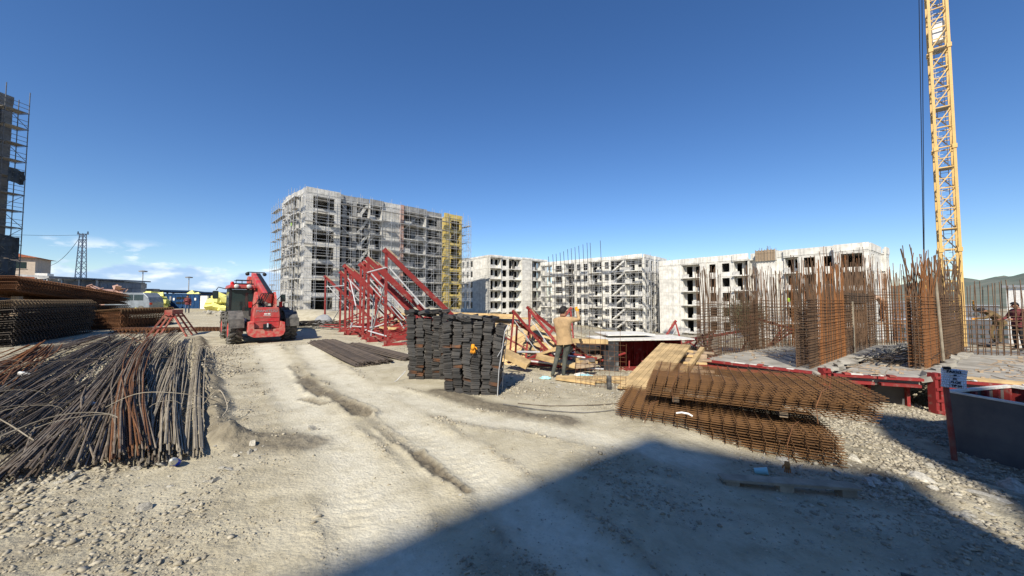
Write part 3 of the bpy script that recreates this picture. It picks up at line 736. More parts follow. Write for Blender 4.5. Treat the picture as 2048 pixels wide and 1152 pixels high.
def left_edge_block():
    P0 = (-64.6, 4.5); P1 = (-61.0, 44.2); ang = math.atan2(P1[1]-P0[1], P1[0]-P0[0]); L = math.hypot(P1[0]-P0[0], P1[1]-P0[1]); z0 = .2; n = 7; par = .9; H = 3.6; D = 14
    t = thing('apartment_block', 'shaded scaffolded concrete block cut off by the photo edge', 'building', (P0[0], P0[1], z0))
    k = [L*i/8 for i in range(9)]
    kinds = ['wide','balc','win','stair','balc','win','balc','wide']
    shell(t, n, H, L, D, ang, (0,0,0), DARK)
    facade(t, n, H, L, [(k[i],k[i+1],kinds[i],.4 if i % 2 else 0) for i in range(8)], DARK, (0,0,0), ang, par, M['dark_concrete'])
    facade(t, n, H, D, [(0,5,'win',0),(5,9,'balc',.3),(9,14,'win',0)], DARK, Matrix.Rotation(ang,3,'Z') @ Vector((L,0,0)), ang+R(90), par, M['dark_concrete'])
    nx, ny = math.sin(ang), -math.cos(ang)
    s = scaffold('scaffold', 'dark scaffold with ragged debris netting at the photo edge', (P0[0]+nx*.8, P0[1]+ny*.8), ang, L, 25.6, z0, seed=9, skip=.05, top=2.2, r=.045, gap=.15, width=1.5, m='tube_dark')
    for i in range(26):
        x = L-1.0-rnd(0,7); z = rnd(.5, 17); w, h = rnd(1.2,2.2), rnd(1.2,2.6); b = MB(); c = 6
        pts = [[Vector((x+w*a/c, -1.72+.12*math.sin(a*2.1+i)+rnd(-.05,.05), z+h*q/c+.1*math.sin(a+q))) for a in range(c+1)] for q in range(c+1)]
        for q in range(c):
            for a in range(c): b.quad(pts[q][a], pts[q][a+1], pts[q+1][a+1], pts[q+1][a])
        b.build('debris_net', M['net'], s)
left_edge_block()
def rear_block():
    """the block behind the camera, whose two wings, and a slim third added, throw the big foreground shadow"""
    el = math.tan(SUN_EL)
    def back(x, y, zg, H): k = (H-zg)/el; return (x+SUN_H.x*k, y+SUN_H.y*k)
    H = 21.9
    t = thing('apartment_block', 'seven storey concrete block with two wings and an added slim wing standing behind the viewer', 'building', (-5,-20,0))
    # wing one
    c1 = back(1.85, 4.95, -.03, H); e1 = (-.77,-.638)
    # frame: origin at the corner, x along the other edge (.638,-.77), y along e1
    a = math.atan2(-.77, .638); L1, D1 = 15, 34; n = 7; h = (H-.9)/n
    o1 = Vector((c1[0]+5, c1[1]+20, 0))
    def wingbox(o, a, L, D, flip):
        rot = Matrix.Rotation(a, 3, 'Z'); ex = rot @ Vector((1,0,0)); ey = rot @ Vector((0,1,0))
        # corners: o, o+ex*L, o+ex*L-ey*D, o-ey*D ; the block extends towards -y
        org = o + ex*L
        shell(t, n, h, L, D, a, o-ey*D, GREY)
        kinds = ['wide','balc','win','balc','stair','win','balc','wide']
        k = max(3, int(L/4)); facade(t, n, h, L, [(L*i/k, L*(i+1)/k, kinds[i % 8], 0) for i in range(k)], GREY, o+ex*L, a+math.pi, .9, M['concrete'])
        k = max(3, int(D/4)); facade(t, n, h, D, [(D*i/k, D*(i+1)/k, kinds[i % 8], 0) for i in range(k)], GREY, o, a-R(90), .9, M['concrete'])
        facade(t, n, h, D, [(D*i/k, D*(i+1)/k, kinds[i % 8], 0) for i in range(k)], GREY, o+ex*L-ey*D, a+R(90), .9, M['concrete'])
    wingbox(o1, a, L1, D1, False)
    h0 = h; h = h + .036; c3 = back(1.88, 4.98, -.2, H+.25); wingbox(Vector((c3[0]+5, c3[1]+20, 0)), math.atan2(-.24,.97), 2.75, 12, False); h = h0  # unseen slim wing added to flatten the edge of the foreground shadow
    c2 = back(7.6, 8.0, -.6, H); a2 = math.atan2(-.5, .866); o2 = Vector((c2[0]+5, c2[1]+20, 0))
    wingbox(o2, a2, 17, 16, False)
rear_block()
# ------------------------------------------------------------------ telehandler on the haul road
def wheel_parts(parent, loc, r=.60, w=.42, side=1):
    e = bpy.data.objects.new('wheel', None); COL.objects.link(e); e.parent = parent; e.location = loc; e.empty_display_size = .1
    t = MB().lathe([(r*.56,-w*.5),(r*.80,-w*.52),(r*.90,-w*.46),(r*.93,-w*.2),(r*.94,0),(r*.93,w*.2),(r*.90,w*.46),(r*.80,w*.52),(r*.56,w*.5)], 30, 'x')
    n = 17
    for i in range(n):
        for s in (-1, 1):
            a = 2*math.pi*(i + (.5 if s > 0 else 0))/n
            pts = []
            for u in range(4):
                f = u/3; x = s*w*(.02+.50*f); an = a + .30*f - .05*(f > .9); rr = r*(.955 - .07*max(0, f-.6)); pts.append(Vector((x, rr*math.cos(an), rr*math.sin(an))))
            for u in range(3): t.beam(pts[u], pts[u+1], .075, .085*(r/.6), up=(0, pts[u].y, pts[u].z))
    t.build('tyre', M['rubber'], e)
    MB().lathe([(.02,side*.06),(r*.2,side*.07),(r*.22,side*.13),(r*.38,side*.13),(r*.42,side*.05),(r*.52,side*.15),(r*.575,side*w*.48),(r*.57,-side*w*.4)], 24, 'x').build('rim', M['red_dusty'], e, True)
    return e
def telehandler():
    P = on(527, 13.9); t = thing('telehandler', 'red telescopic handler seen from behind with raised boom on the haul road', 'telehandler', (P.x, P.y, P.z-.03), R(42))
    t.scale = (.91,)*3
    for x in (-.93, .93):
        for y in (0, 2.75): wheel_parts(t, (x, y, .60), side=1 if x > 0 else -1)
    ch = MB().bb(-.55,.55,-.35,3.2,.50,.86); ch.bb(-.75,.75,-.12,.12,.48,.72); ch.bb(-.75,.75,2.63,2.87,.48,.72); ch.build('chassis', M['black_dusty'], t)
    # counterweight with a bowl-shaped lower edge
    cw = MB(); prof = [(-.58,.86),(-.60,.50),(-.54,.36),(-.42,.30),(.42,.30),(.54,.36),(.60,.50),(.58,.86),(.44,.90),(.42,.62),(.16,.60),(-.16,.60),(-.42,.62),(-.44,.90)]
    cw.prism(prof, -1.12, -.40); o = cw.build('counterweight', M['red_dusty'], t)
    MB().bb(-.13,.13,-1.16,-.9,.60,.80).build('hitch_pocket', M['black'], t)
    MB().tube([(0,-1.2,.68),(0,-1.2,.84)], .03, 8).build('hitch_pin', M['galv'], t)
    ho = MB().prism([(-.44,.62),(.42,.62),(.44,1.10),(.40,1.44),(-.42,1.44),(-.46,1.10)], -1.00, -.30).build('rear_hood', M['red_paint'], t)
    md = ho.modifiers.new('bevel', 'BEVEL'); md.width = .035; md.segments = 3
    MB().bb(-.40,.38,-1.016,-.99,1.055,1.075).bb(-.40,.38,-1.016,-.99,.90,.912).build('hood_groove', M['red_dusty'], ho)
    text('MANITOU', .135, M['grey'], ho, (-.01,-1.008,1.30), (R(90),0,0), scale=(1.15,1,1))
    lg = MB().bb(-.10,-.01,-1.012,-1.0,1.16,1.215).bb(.01,.10,-1.012,-1.0,1.16,1.215).bb(-.12,.12,-1.012,-1.0,1.115,1.13).build('logo', M['white'], ho)
    # boom mast plates, boom and its hoses
    for x in (-.32, .30): MB().prism([(-.9,1.40),(-.1,1.40),(.1,1.62),(-.25,2.02),(-.6,2.05),(-.88,1.8)], x-.03, x+.03, Matrix(((0,1,0),(1,0,0),(0,0,1)))).build('boom_tower', M['red_dusty'], t)
    b0 = Vector((.06,-.62,1.78)); b1 = Vector((.06,2.55,2.72))
    bm_ = MB().beam(b0, b1, .34, .44).build('boom', M['red_paint'], t)
    md = bm_.modifiers.new('bevel', 'BEVEL'); md.width = .05; md.segments = 2
    d = (b1-b0).normalized(); up = Vector((0,-d.z,d.y))
    MB().beam(b0+up*.235+Vector((.07,0,0)), b1+up*.235+Vector((.07,0,0)), .15, .04).build('hose_track', M['black'], bm_)
    MB().beam(b1-d*.1, b1+d*.45, .26, .32).build('inner_boom', M['red_dusty'], t)
    hd = MB().prism([(2.9,2.2),(3.5,1.9),(3.62,2.7),(3.3,2.85),(2.9,2.8)], -.17, .17, Matrix(((0,1,0),(1,0,0),(0,0,1)))); hd.build('boom_head', M['red_dusty'], t)
    fk = MB().bb(-.6,.6,3.6,3.67,1.3,1.9)
    for x in (-.4,.4): fk.bb(x-.06,x+.06,3.6,3.69,1.25,1.95); fk.bb(x-.06,x+.06,3.69,4.8,1.25,1.30)
    fk.build('fork_carriage', M['black_dusty'], t)
    for x in (-.33,.33):
        MB().lathe([(.01,-.06),(.075,-.05),(.085,.03),(.07,.05),(.01,.05)], 12, 'y', (x+.06, 2.5, 2.92)).build('work_light', M['black'], t, True)
    MB().tube([b1+up*.24+Vector((-.33,0,.05)), b1+up*.24+Vector((.33,0,.05))], .02, 6).build('light_bar', M['black'], t)
    for k in range(4):
        x = -.1+.08*k; MB().tube([(x,-.6,2.0),(x-.1,-.95,1.98),(x-.25,-.92,1.62),(x-.32,-.55,1.5)], .017, 6).build('hose', M['black'], t)
    cy = MB().tube([(-.0,-.72,1.55),(-.0,1.2,2.05)], .07, 10).build('lift_cylinder', M['black_dusty'], t)
    # cab on the left
    X0, X1, Y0, Y1 = -1.08, -.20, .72, 2.15
    MB().bb(X0,X1,Y0,Y1,.62,1.22).build('cab_body', M['black_dusty'], t)
    for x, y in ((X0+.04,Y0+.04),(X1-.04,Y0+.04),(X0+.04,Y1-.3),(X1-.04,Y1-.04),(X0+.04,Y0+.7)): MB().beam((x,y,1.2),(x+(.03 if x<-.6 else -.03),y,2.22),.07).build('cab_post', M['black'], t)
    MB().bb(X0+.09,X1-.09,Y0+.02,Y0+.035,1.24,2.16).build('rear_window', M['glass'], t)
    MB().bb(X0+.02,X0+.035,Y0+.1,Y1-.35,.85,2.16).build('side_window', M['glass'], t)
    MB().bb(X1-.035,X1-.02,Y0+.1,Y1-.1,1.24,2.16).build('side_window', M['glass'], t)
    MB().bb(X0+.09,X1-.09,Y1-.06,Y1-.045,1.0,2.16).build('windscreen', M['glass'], t)
    rf = MB().prism([(X0-.03,2.20),(X1+.03,2.20),(X1-.02,2.36),(X0+.03,2.36)], Y0-.14, Y1+.05).build('cab_roof', M['red_paint'], t)
    md = rf.modifiers.new('bevel', 'BEVEL'); md.width = .04; md.segments = 3
    for x in (X0+.24, X1-.22): MB().lathe([(.0,-.03),(.085,-.03),(.09,.0),(.06,.02)], 14, 'y', (x, Y0-.15, 2.285)).build('roof_light', M['lamp_white'], rf, True)
    MB().lathe([(.0,.12),(.04,.115),(.062,.08),(.066,0),(.066,-.02)], 12, 'z', (X0+.12, Y0+.15, 2.37)).build('beacon', M['lamp_red'], rf, True)
    rk = MB()
    for x in (X0+.25, X0+.45, X1-.1): rk.tube([(x,Y0+.2,2.35),(x,Y0+.2,2.56)], .014, 6)
    rk.tube([(X0+.25,Y0+.2,2.56),(X1-.1,Y0+.2,2.56)], .014, 6); rk.tube([(X0+.25,Y0+.9,2.56),(X1-.1,Y0+.9,2.56)], .014, 6); rk.bb(X0+.2,X1-.02,Y0+.2,Y0+.32,2.37,2.43)
    rk.build('roof_guard', M['black'], rf)
    st = MB().lathe([(0,.0),(.22,.0),(.24,.12),(.20,.55),(.0,.6)], 12, 'z', (-.62, 1.2, 1.1)).build('driver_seat', M['black'], t, True)
    MB().bb(-.62,-.36,.55,.66,.66,1.28).build('hood_support', M['black_dusty'], t)
    # right-hand engine cover and left tank
    en = MB().prism([(.42,.62),(1.02,.62),(1.05,1.30),(.95,1.46),(.42,1.46)], .35, 2.3).build('engine_cover', M['black_dusty'], t)
    MB().bb(1.05,1.062,.6,2.0,.85,1.25).build('engine_grille', M['black'], en)
    MB().bb(-.98,-.50,.42,.71,.50,.98).build('fuel_tank', M['white'], t)
    for x in (-.93, .93):      # rear mudguards
        f = MB(); n = 8; R0 = .70
        for i in range(n):
            a0 = R(25+i*18); a1 = R(25+(i+1)*18)
            p0 = Vector((x, -R0*math.cos(a0)*1.0, .60+R0*math.sin(a0))); p1 = Vector((x, -R0*math.cos(a1), .60+R0*math.sin(a1)))
            f.beam(p0, p1, .46, .025, up=(0, p0.y, p0.z-.6))
        f.build('mudguard', M['black_dusty'], t)
        MB().bb(x-.24,x+.24,-.72,-.66,.66,1.0).build('mud_flap', M['black_dusty'], t)
        s = 1 if x > 0 else -1
        MB().bb(x-s*.42-.035,x-s*.42+.035,-.62,-.55,1.1,1.46).build('lamp_bracket', M['black'], t)
        MB().bb(x-s*.42-.055,x-s*.42+.055,-.66,-.59,1.44,1.66).build('tail_light', M['lamp_red'], t)
    MB().bb(.62,.78,-.66,-.5,1.42,1.62).build('work_light', M['black'], t)
    MB().bb(.64,.76,-.67,-.655,1.44,1.60).build('lens', M['lamp_white'], t)
    for sx, pts, c in ((-1, [(X0,1.9,2.2),(X0-.25,2.0,2.28),(X0-.32,2.0,2.15)], (X0-.34,2.0,1.95)), (1, [(.7,2.2,1.5),(1.0,2.2,1.9),(1.1,2.2,2.0)], (1.1,2.2,1.82))):
        MB().tube(pts, .018, 6).build('mirror_arm', M['black'], t)
        m = MB().bb(c[0]-.10,c[0]+.10,c[1]-.05,c[1]+.03,c[2]-.17,c[2]+.17).build('mirror', M['black'], t); md = m.modifiers.new('bevel','BEVEL'); md.width=.03; md.segments=2
        MB().bb(c[0]-.08,c[0]+.08,c[1]-.056,c[1]-.052,c[2]-.15,c[2]+.15).build('mirror_glass', M['glass'], m)
telehandler()
# ------------------------------------------------------------------ bundles of reinforcing bar beside the road
def bundle(label, path, widths, n, r, m, heap=.14, z=.03, group='bundles of reinforcing bar beside the road', messy=.06, m2=None, mix=0., ragged=.5, ties=2, name='rebar_bundle'):
    gm = lambda a, b: max(G(a+i*.2, b+j*.2) for i in (-1,0,1) for j in (-1,0,1))-.01
    P = [Vector((q[0], q[1], gm(q[0], q[1])+(q[2] if len(q) > 2 else 0))) for q in path]
    o = P[0].copy(); t = thing(name, label, 'rebar', o, 0, group)
    K = 6
    def ctr(s):
        s = min(max(s, 0), 1); m = len(P)-1; acc = Vector((0,0,0)); w = 0.
        for i in range(m+1):
            c = math.comb(m, i)*s**i*(1-s)**(m-i); acc += P[i]*c; w += widths[i]*c
        e = .01; q0 = Vector((0,0,0)); q1 = Vector((0,0,0)); s0, s1 = max(0,s-e), min(1,s+e)
        for i in range(m+1): q0 += P[i]*(math.comb(m,i)*s0**i*(1-s0)**(m-i)); q1 += P[i]*(math.comb(m,i)*s1**i*(1-s1)**(m-i))
        d = (q1-q0).normalized()
        return acc, Vector((d.y,-d.x,0)).normalized(), d, w
    for k in range(n):
        u0 = random.uniform(-1,1); u1 = max(-1, min(1, u0*.6+random.uniform(-.6,.6))); h0 = random.random()**1.3; h1 = random.random()**1.3
        stray = random.random() < .13
        if stray: u1 = random.choice((-1,1))*rnd(1.4,3.2); h1 = rnd(1.2,2.4)
        s0 = rnd(0, ragged*.06); s1 = 1-rnd(0, ragged*.3); pts = []
        ph = rnd(0, 6.3)
        for i in range(K):
            s = s0+(s1-s0)*i/(K-1); c, nrm, d, w = ctr(s); uu = u0+(u1-u0)*s; hh = (h0+(h1-h0)*s)*heap*max(.25, 1-.75*uu*uu)*min(1, w/.2+.35)
            pts.append(c + nrm*(uu*w + messy*.06*math.sin(ph+s*4)) + Vector((0,0,z+hh+r+messy*.04*math.sin(ph*2+s*5))) - o)
        if s0 < .005: pass
        MB().tube(pts, r*rnd(.85,1.15), 5).build('bar', m2 if (m2 and random.random() < mix) else m, t)
    for k in range(ties):
        c, nrm, d, w = ctr(.2+.55*k/max(1,ties-1) if ties > 1 else .4)
        ring = [c - o + nrm*(w*1.02*math.cos(a)) + Vector((0,0,z+heap*.45+(heap*.75+.02)*math.sin(a))) for a in [2*math.pi*q/14 for q in range(15)]]
        MB().tube(ring, .004, 4).build('binding_wire', M['rebar_tan'], t)
    return t
bundle('wide fan of dark grey bars with thick blunt ends nearest the viewer', [(-4.25,3.5),(-6.0,5.4,.05),(-7.6,7.2,.08),(-12.6,12.6,.05)], [.46,.34,.24,.28], 92, .0080, M['rebar'], .13, m2=M['rebar_dark'], mix=.25)
bundle('rust red bars crossing over the top of the grey fan', [(-3.72,3.72,.03),(-5.4,5.3,.10),(-7.5,7.2,.22),(-10.5,10.8,.2),(-13.0,13.6,.1)], [.17,.19,.20,.16,.2], 40, .0074, M['rust'], .12, z=.08, m2=M['rebar'], mix=.3, ties=0, messy=.12)
bundle('dust coated pale bundle spreading towards the viewer beside the mud ridge', [(-3.50,3.80),(-5.2,5.6),(-7.2,7.9,.03),(-9.3,10.4,.05),(-11.4,12.8)], [.20,.21,.15,.10,.14], 66, .0076, M['rebar_tan'], .16, m2=M['rebar'], mix=.2, ties=3)
bundle('narrow pale bundle lying against the mud ridge with the blue bottle', [(-3.34,3.98),(-4.9,5.8),(-7.0,8.3),(-9.6,11.6)], [.09,.09,.07,.06], 21, .0072, M['rebar_tan'], .09, ties=2)
bundle('grey bars leaning over the heap below the red trestle', [(-6.9,7.0,.02),(-8.7,9.0,.15),(-10.8,11.6,.3),(-12.9,14.4,.25)], [.16,.17,.12,.15], 35, .0074, M['rebar_tan'], .12, m2=M['rebar'], mix=.5, ties=1)
bundle('long dark bars running in from the photo edge behind the grey fan', [(-6.6,4.5),(-8.2,6.3,.06),(-10.2,8.6,.1),(-15.2,14.6,.1)], [.42,.40,.32,.25], 72, .0080, M['rebar'], .18, m2=M['rebar_dark'], mix=.5)
bundle('dark bars in the shade of the heap reaching towards the rusty bundle', [(-5.6,3.9),(-6.6,5.2,.05),(-8.0,7.1,.05)], [.30,.34,.25], 45, .0074, M['rebar_dark'], .14, m2=M['rebar'], mix=.35, ties=1)
bundle('upper row of long brown bars lying across the back of the heap', [(-8.6,5.2,.05),(-10.3,7.2,.12),(-12.4,9.8,.12),(-14.4,13.4,.15)], [.36,.34,.3,.2], 51, .0074, M['rebar'], .16, m2=M['rust'], mix=.3, ties=1)
bundle('tangled rusty bars curling upwards at the photo edge', [(-9.0,6.3),(-10.4,7.7,.06),(-11.4,8.9,.15),(-11.9,9.6,.38)], [.5,.42,.3,.12], 34, .011, M['rust'], .2, m2=M['rust_bright'], mix=.3, messy=.16, ties=0)
bundle('short dark bars sticking out beyond the heap near the rusty stacks', [(-12.0,11.8,.05),(-13.2,13.2,.15),(-14.4,14.6,.15)], [.6,.4,.3], 29, .0074, M['rebar_dark'], .2, m2=M['rust'], mix=.4, messy=.2, ties=0)
def loose_bars():
    spec = [('thin bent pale bar arching over the grey fan', [(-5.6,3.7,.05),(-5.3,4.3,.33),(-4.9,4.6,.28),(-4.55,4.55,.05)], M['rebar_tan']),
            ('thin curved bar sticking up from the dark bars at the photo edge', [(-7.2,4.6,.1),(-6.2,4.4,.36),(-5.3,4.2,.12)], M['rebar_tan']),
            ('straight thin bar standing up out of the dark bars', [(-5.75,5.25,.1),(-5.95,5.75,.62)], M['rebar']),
            ('bent wire looping over the rust red bars', [(-5.6,5.2,.2),(-5.0,5.1,.42),(-4.5,5.4,.3),(-4.3,5.7,.06)], M['rebar_tan']),
            ('thin bar lying across the long dark bars', [(-7.0,3.9,.06),(-6.6,4.7,.3),(-6.3,5.4,.2)], M['rebar']),
            ('curled wire end beside the pale bundle', [(-4.6,5.6,.1),(-4.25,5.45,.28),(-4.0,5.3,.16),(-3.95,5.15,.05)], M['rebar_tan']),
            ('long thin wire crossing the back of the heap', [(-10.2,7.0,.3),(-8.6,7.6,.42),(-7.2,8.2,.36),(-6.1,8.5,.1)], M['rebar_dark']),
            ('stray bar lying on the bare ground before the grey fan', [(-5.3,3.05,.02),(-4.6,3.7,.12)], M['rebar'])]
    for l, pts, m in spec:
        p = [Vector((a,b,G(a,b)+c)) for a,b,c in pts]; q = []
        for i in range(len(p)-1):
            for u in range(6):
                k = u/6; p0=p[max(i-1,0)]; p1=p[i]; p2=p[i+1]; p3=p[min(i+2,len(p)-1)]
                q.append(.5*((2*p1)+(p2-p0)*k+(2*p0-5*p1+4*p2-p3)*k*k+(3*p1-p0-3*p2+p3)*k**3))
        q.append(p[-1]); o = p[0]
        tag(MB().tube([x-o for x in q], .006, 5).build('loose_bar', m, loc=o), l, 'rebar', 'loose bars on the heap')
loose_bars()
# ------------------------------------------------------------------ stacks of corrugated spacer mesh
def mesh_sheet(L, W, sl, st, rl, rt, m, over=.06, teeth=0.):
    b = MB(); n = int(W/sl); k = int(L/st)
    for i in range(n+1): b.tube([(-over, i*W/n, 0), (L+over, i*W/n, 0)], rl, 4, False)
    for i in range(k+1):
        x = i*L/k
        if teeth: b.tube([(x+teeth*.5,-over-.02,-teeth), (x-teeth*.3,-over,-teeth*.45), (x,-over+.02,rl+rt), (x,W+over,rl+rt)], rt, 4, False)
        else: b.tube([(x,-over,rl+rt),(x,W+over,rl+rt)], rt, 4, False)
    return b.mesh('mesh_sheet', m)
def mesh_stack(name, label, P, ang, L, W, n, dz, me, tilt=0., shift=.03, wave=0., z=0., cat='mesh stack', group=None, drift=(0,0), yaw=.012, yjit=None):
    t = thing(name, label, cat, P, ang, group)
    for i in range(n):
        o = link('mesh_sheet', me, t, (rnd(-shift,shift)+wave*math.sin(i*1.1)+drift[0]*i/n, (rnd(-shift,shift) if yjit is None else rnd(-yjit,yjit))+drift[1]*i/n, z+.02+i*dz), (tilt*(.3+.7*i/n)+rnd(-.5,.5)*yaw, rnd(-.004,.004), rnd(-yaw,yaw)))
    return t
def spacer_stacks():
    sA = mesh_sheet(6.6, 2.6, .09, .23, .010, .013, M['rebar_dark'], .08, .11)
    sAt = mesh_sheet(6.6, 2.6, .045, .23, .010, .010, mat('dusty brown mesh', (.20,.15,.095), .85, col2=(.13,.09,.055), scale=3), .08, .06)
    def dirang(x, y): return math.atan2(y, x)
    p = (-16.0, 11.9); t = mesh_stack('spacer_mesh_stack', 'dark stack of bent spacer mesh with hooked ends at the photo edge', (*p, G(*p)), dirang(-.55,.83), 6.6, 2.6, 18, .072, sA, R(-5), .05, .05)
    for i in range(5): link('mesh_sheet', sAt, t, (rnd(-.03,.03), rnd(-.03,.03), 1.30+i*.045), (R(-7)+rnd(-.01,.01), 0, rnd(-.01,.01)))
    sB = mesh_sheet(8.8, 2.2, .06, .20, .010, .012, M['rust'], .1, .08)
    q = (-21.2, 15.9); t2 = mesh_stack('spacer_mesh_stack', 'long rust brown stack of spacer mesh overhanging the other stacks', (*q, G(*q)), dirang(-.41,.91), 8.8, 2.2, 11, .06, sB, R(-2), .08, .05, z=1.95)
    for o in t2.children: o.rotation_euler.y += .075
    for i, (x, y) in enumerate(((.8,.4),(.8,1.8),(6.6,.4),(6.6,1.8))): link('support_beam', MB().bb(-.12,.12,-.12,.12,0,1.78-.075*x).mesh('support_beam', M['wood_old']), t2, (x, y, 0))
    q = (-21.7, 16.9); mesh_stack('spacer_mesh_stack', 'rusty stack with a row of vertical teeth under the long overhanging stack', (*q, G(*q)), dirang(-.41,.91), 5.0, 1.9, 20, .078, mesh_sheet(4.8,1.9,.09,.21,.010,.016,M['rust'],.08,.10), R(-2), .03, .04)
    sC = mesh_sheet(3.7, 1.7, .09, .19, .010, .014, M['rust'], .06, .09)
    q = (-20.4, 19.4); t3 = mesh_stack('spacer_mesh_stack', 'low rusty stack with serrated front next to the red trestle', (*q, G(*q)), dirang(-.16,.98), 5.4, 1.7, 14, .066, sC, R(-4), .03, .03)
    sCt = mesh_sheet(3.7, 1.7, .04, .19, .010, .010, mat('dry brown mesh', (.20,.12,.06), .85, col2=(.14,.08,.04), scale=3), .06, .05)
    for i in range(4): link('mesh_sheet', sCt, t3, (rnd(-.02,.02), 0, .94+i*.04), (R(-5),0,0))
    q = (-23.4, 20.6); mesh_stack('spacer_mesh_stack', 'dark rusty stack between the overhanging stack and the serrated one', (*q, G(*q)), dirang(-.3,.95), 3.2, 2.2, 18, .07, mesh_sheet(3.2,2.2,.08,.2,.010,.013,M['rust'],.06,.08), 0, .05, .03)
    mesh_stack('spacer_mesh_strip', 'flat rusty strip of spacer mesh lying behind the red trestle', (-14.9, 17.4, G(-14,17.4)), R(3), 2.4, .5, 3, .06, mesh_sheet(2.6,.45,.10,.16,.010,.014,M['rust'],.06,.06), 0, .02)
    mesh_stack('mesh_mat', 'flat single wire mesh mat lying on the ground below the dark stack', (-14.9, 9.4, G(-14.5,9.6)+.08), R(150), 3.2, 2.2, 1, .05, mesh_sheet(3.2,2.0,.2,.2,.006,.006,M['rebar_dark']), 0)
    for l, x, y in (('pair of rusty mesh offcuts on the ground before the stacks', -17.8, 16.6),): mesh_stack('mesh_offcut', l, (x, y, G(x,y)), R(6), 2.6, .8, 4, .06, mesh_sheet(2.4,.8,.1,.16,.010,.014,M['rust'],.06,.06), 0, .1)
    p = on(60, 12.6); 
    q = [at(-15, 622, 12.2), at(15, 634, 12.4), at(28, 640, 12.5), at(33, 636, 12.4)]
    tag(MB().tube([x-q[0] for x in q], .016, 6).build('strap', M['cyan'], loc=q[0]), 'pale green strap hanging over the dark mesh stack', 'strap')
spacer_stacks()
def trestle():
    P = on(350, 15.6); t = thing('trestle', 'dusty red steel trestle with a box section on top beside the heap', 'trestle', P, R(116))
    MB().beam((-.62,0,.98),(.62,0,.98),.24,.2).build('top_box', M['red_dirty'], t)
    MB().beam((-.5,-.22,.80),(-.5,.22,.80),.07).beam((.5,-.22,.80),(.5,.22,.80),.07).build('cross_beam', M['red_dirty'], t)
    for x in (-.5,.0,.5):
        for s in (-1,1): MB().beam((x,s*.13,.9),(x+(.18 if x>0 else -.18 if x<0 else .05),s*.62,0),.06).build('leg', M['red_dirty'], t)
    for s in (-1,1): MB().beam((-.62,s*.42,.32),(.62,s*.42,.32),.045).build('tie_bar', M['red_dirty'], t)
trestle()
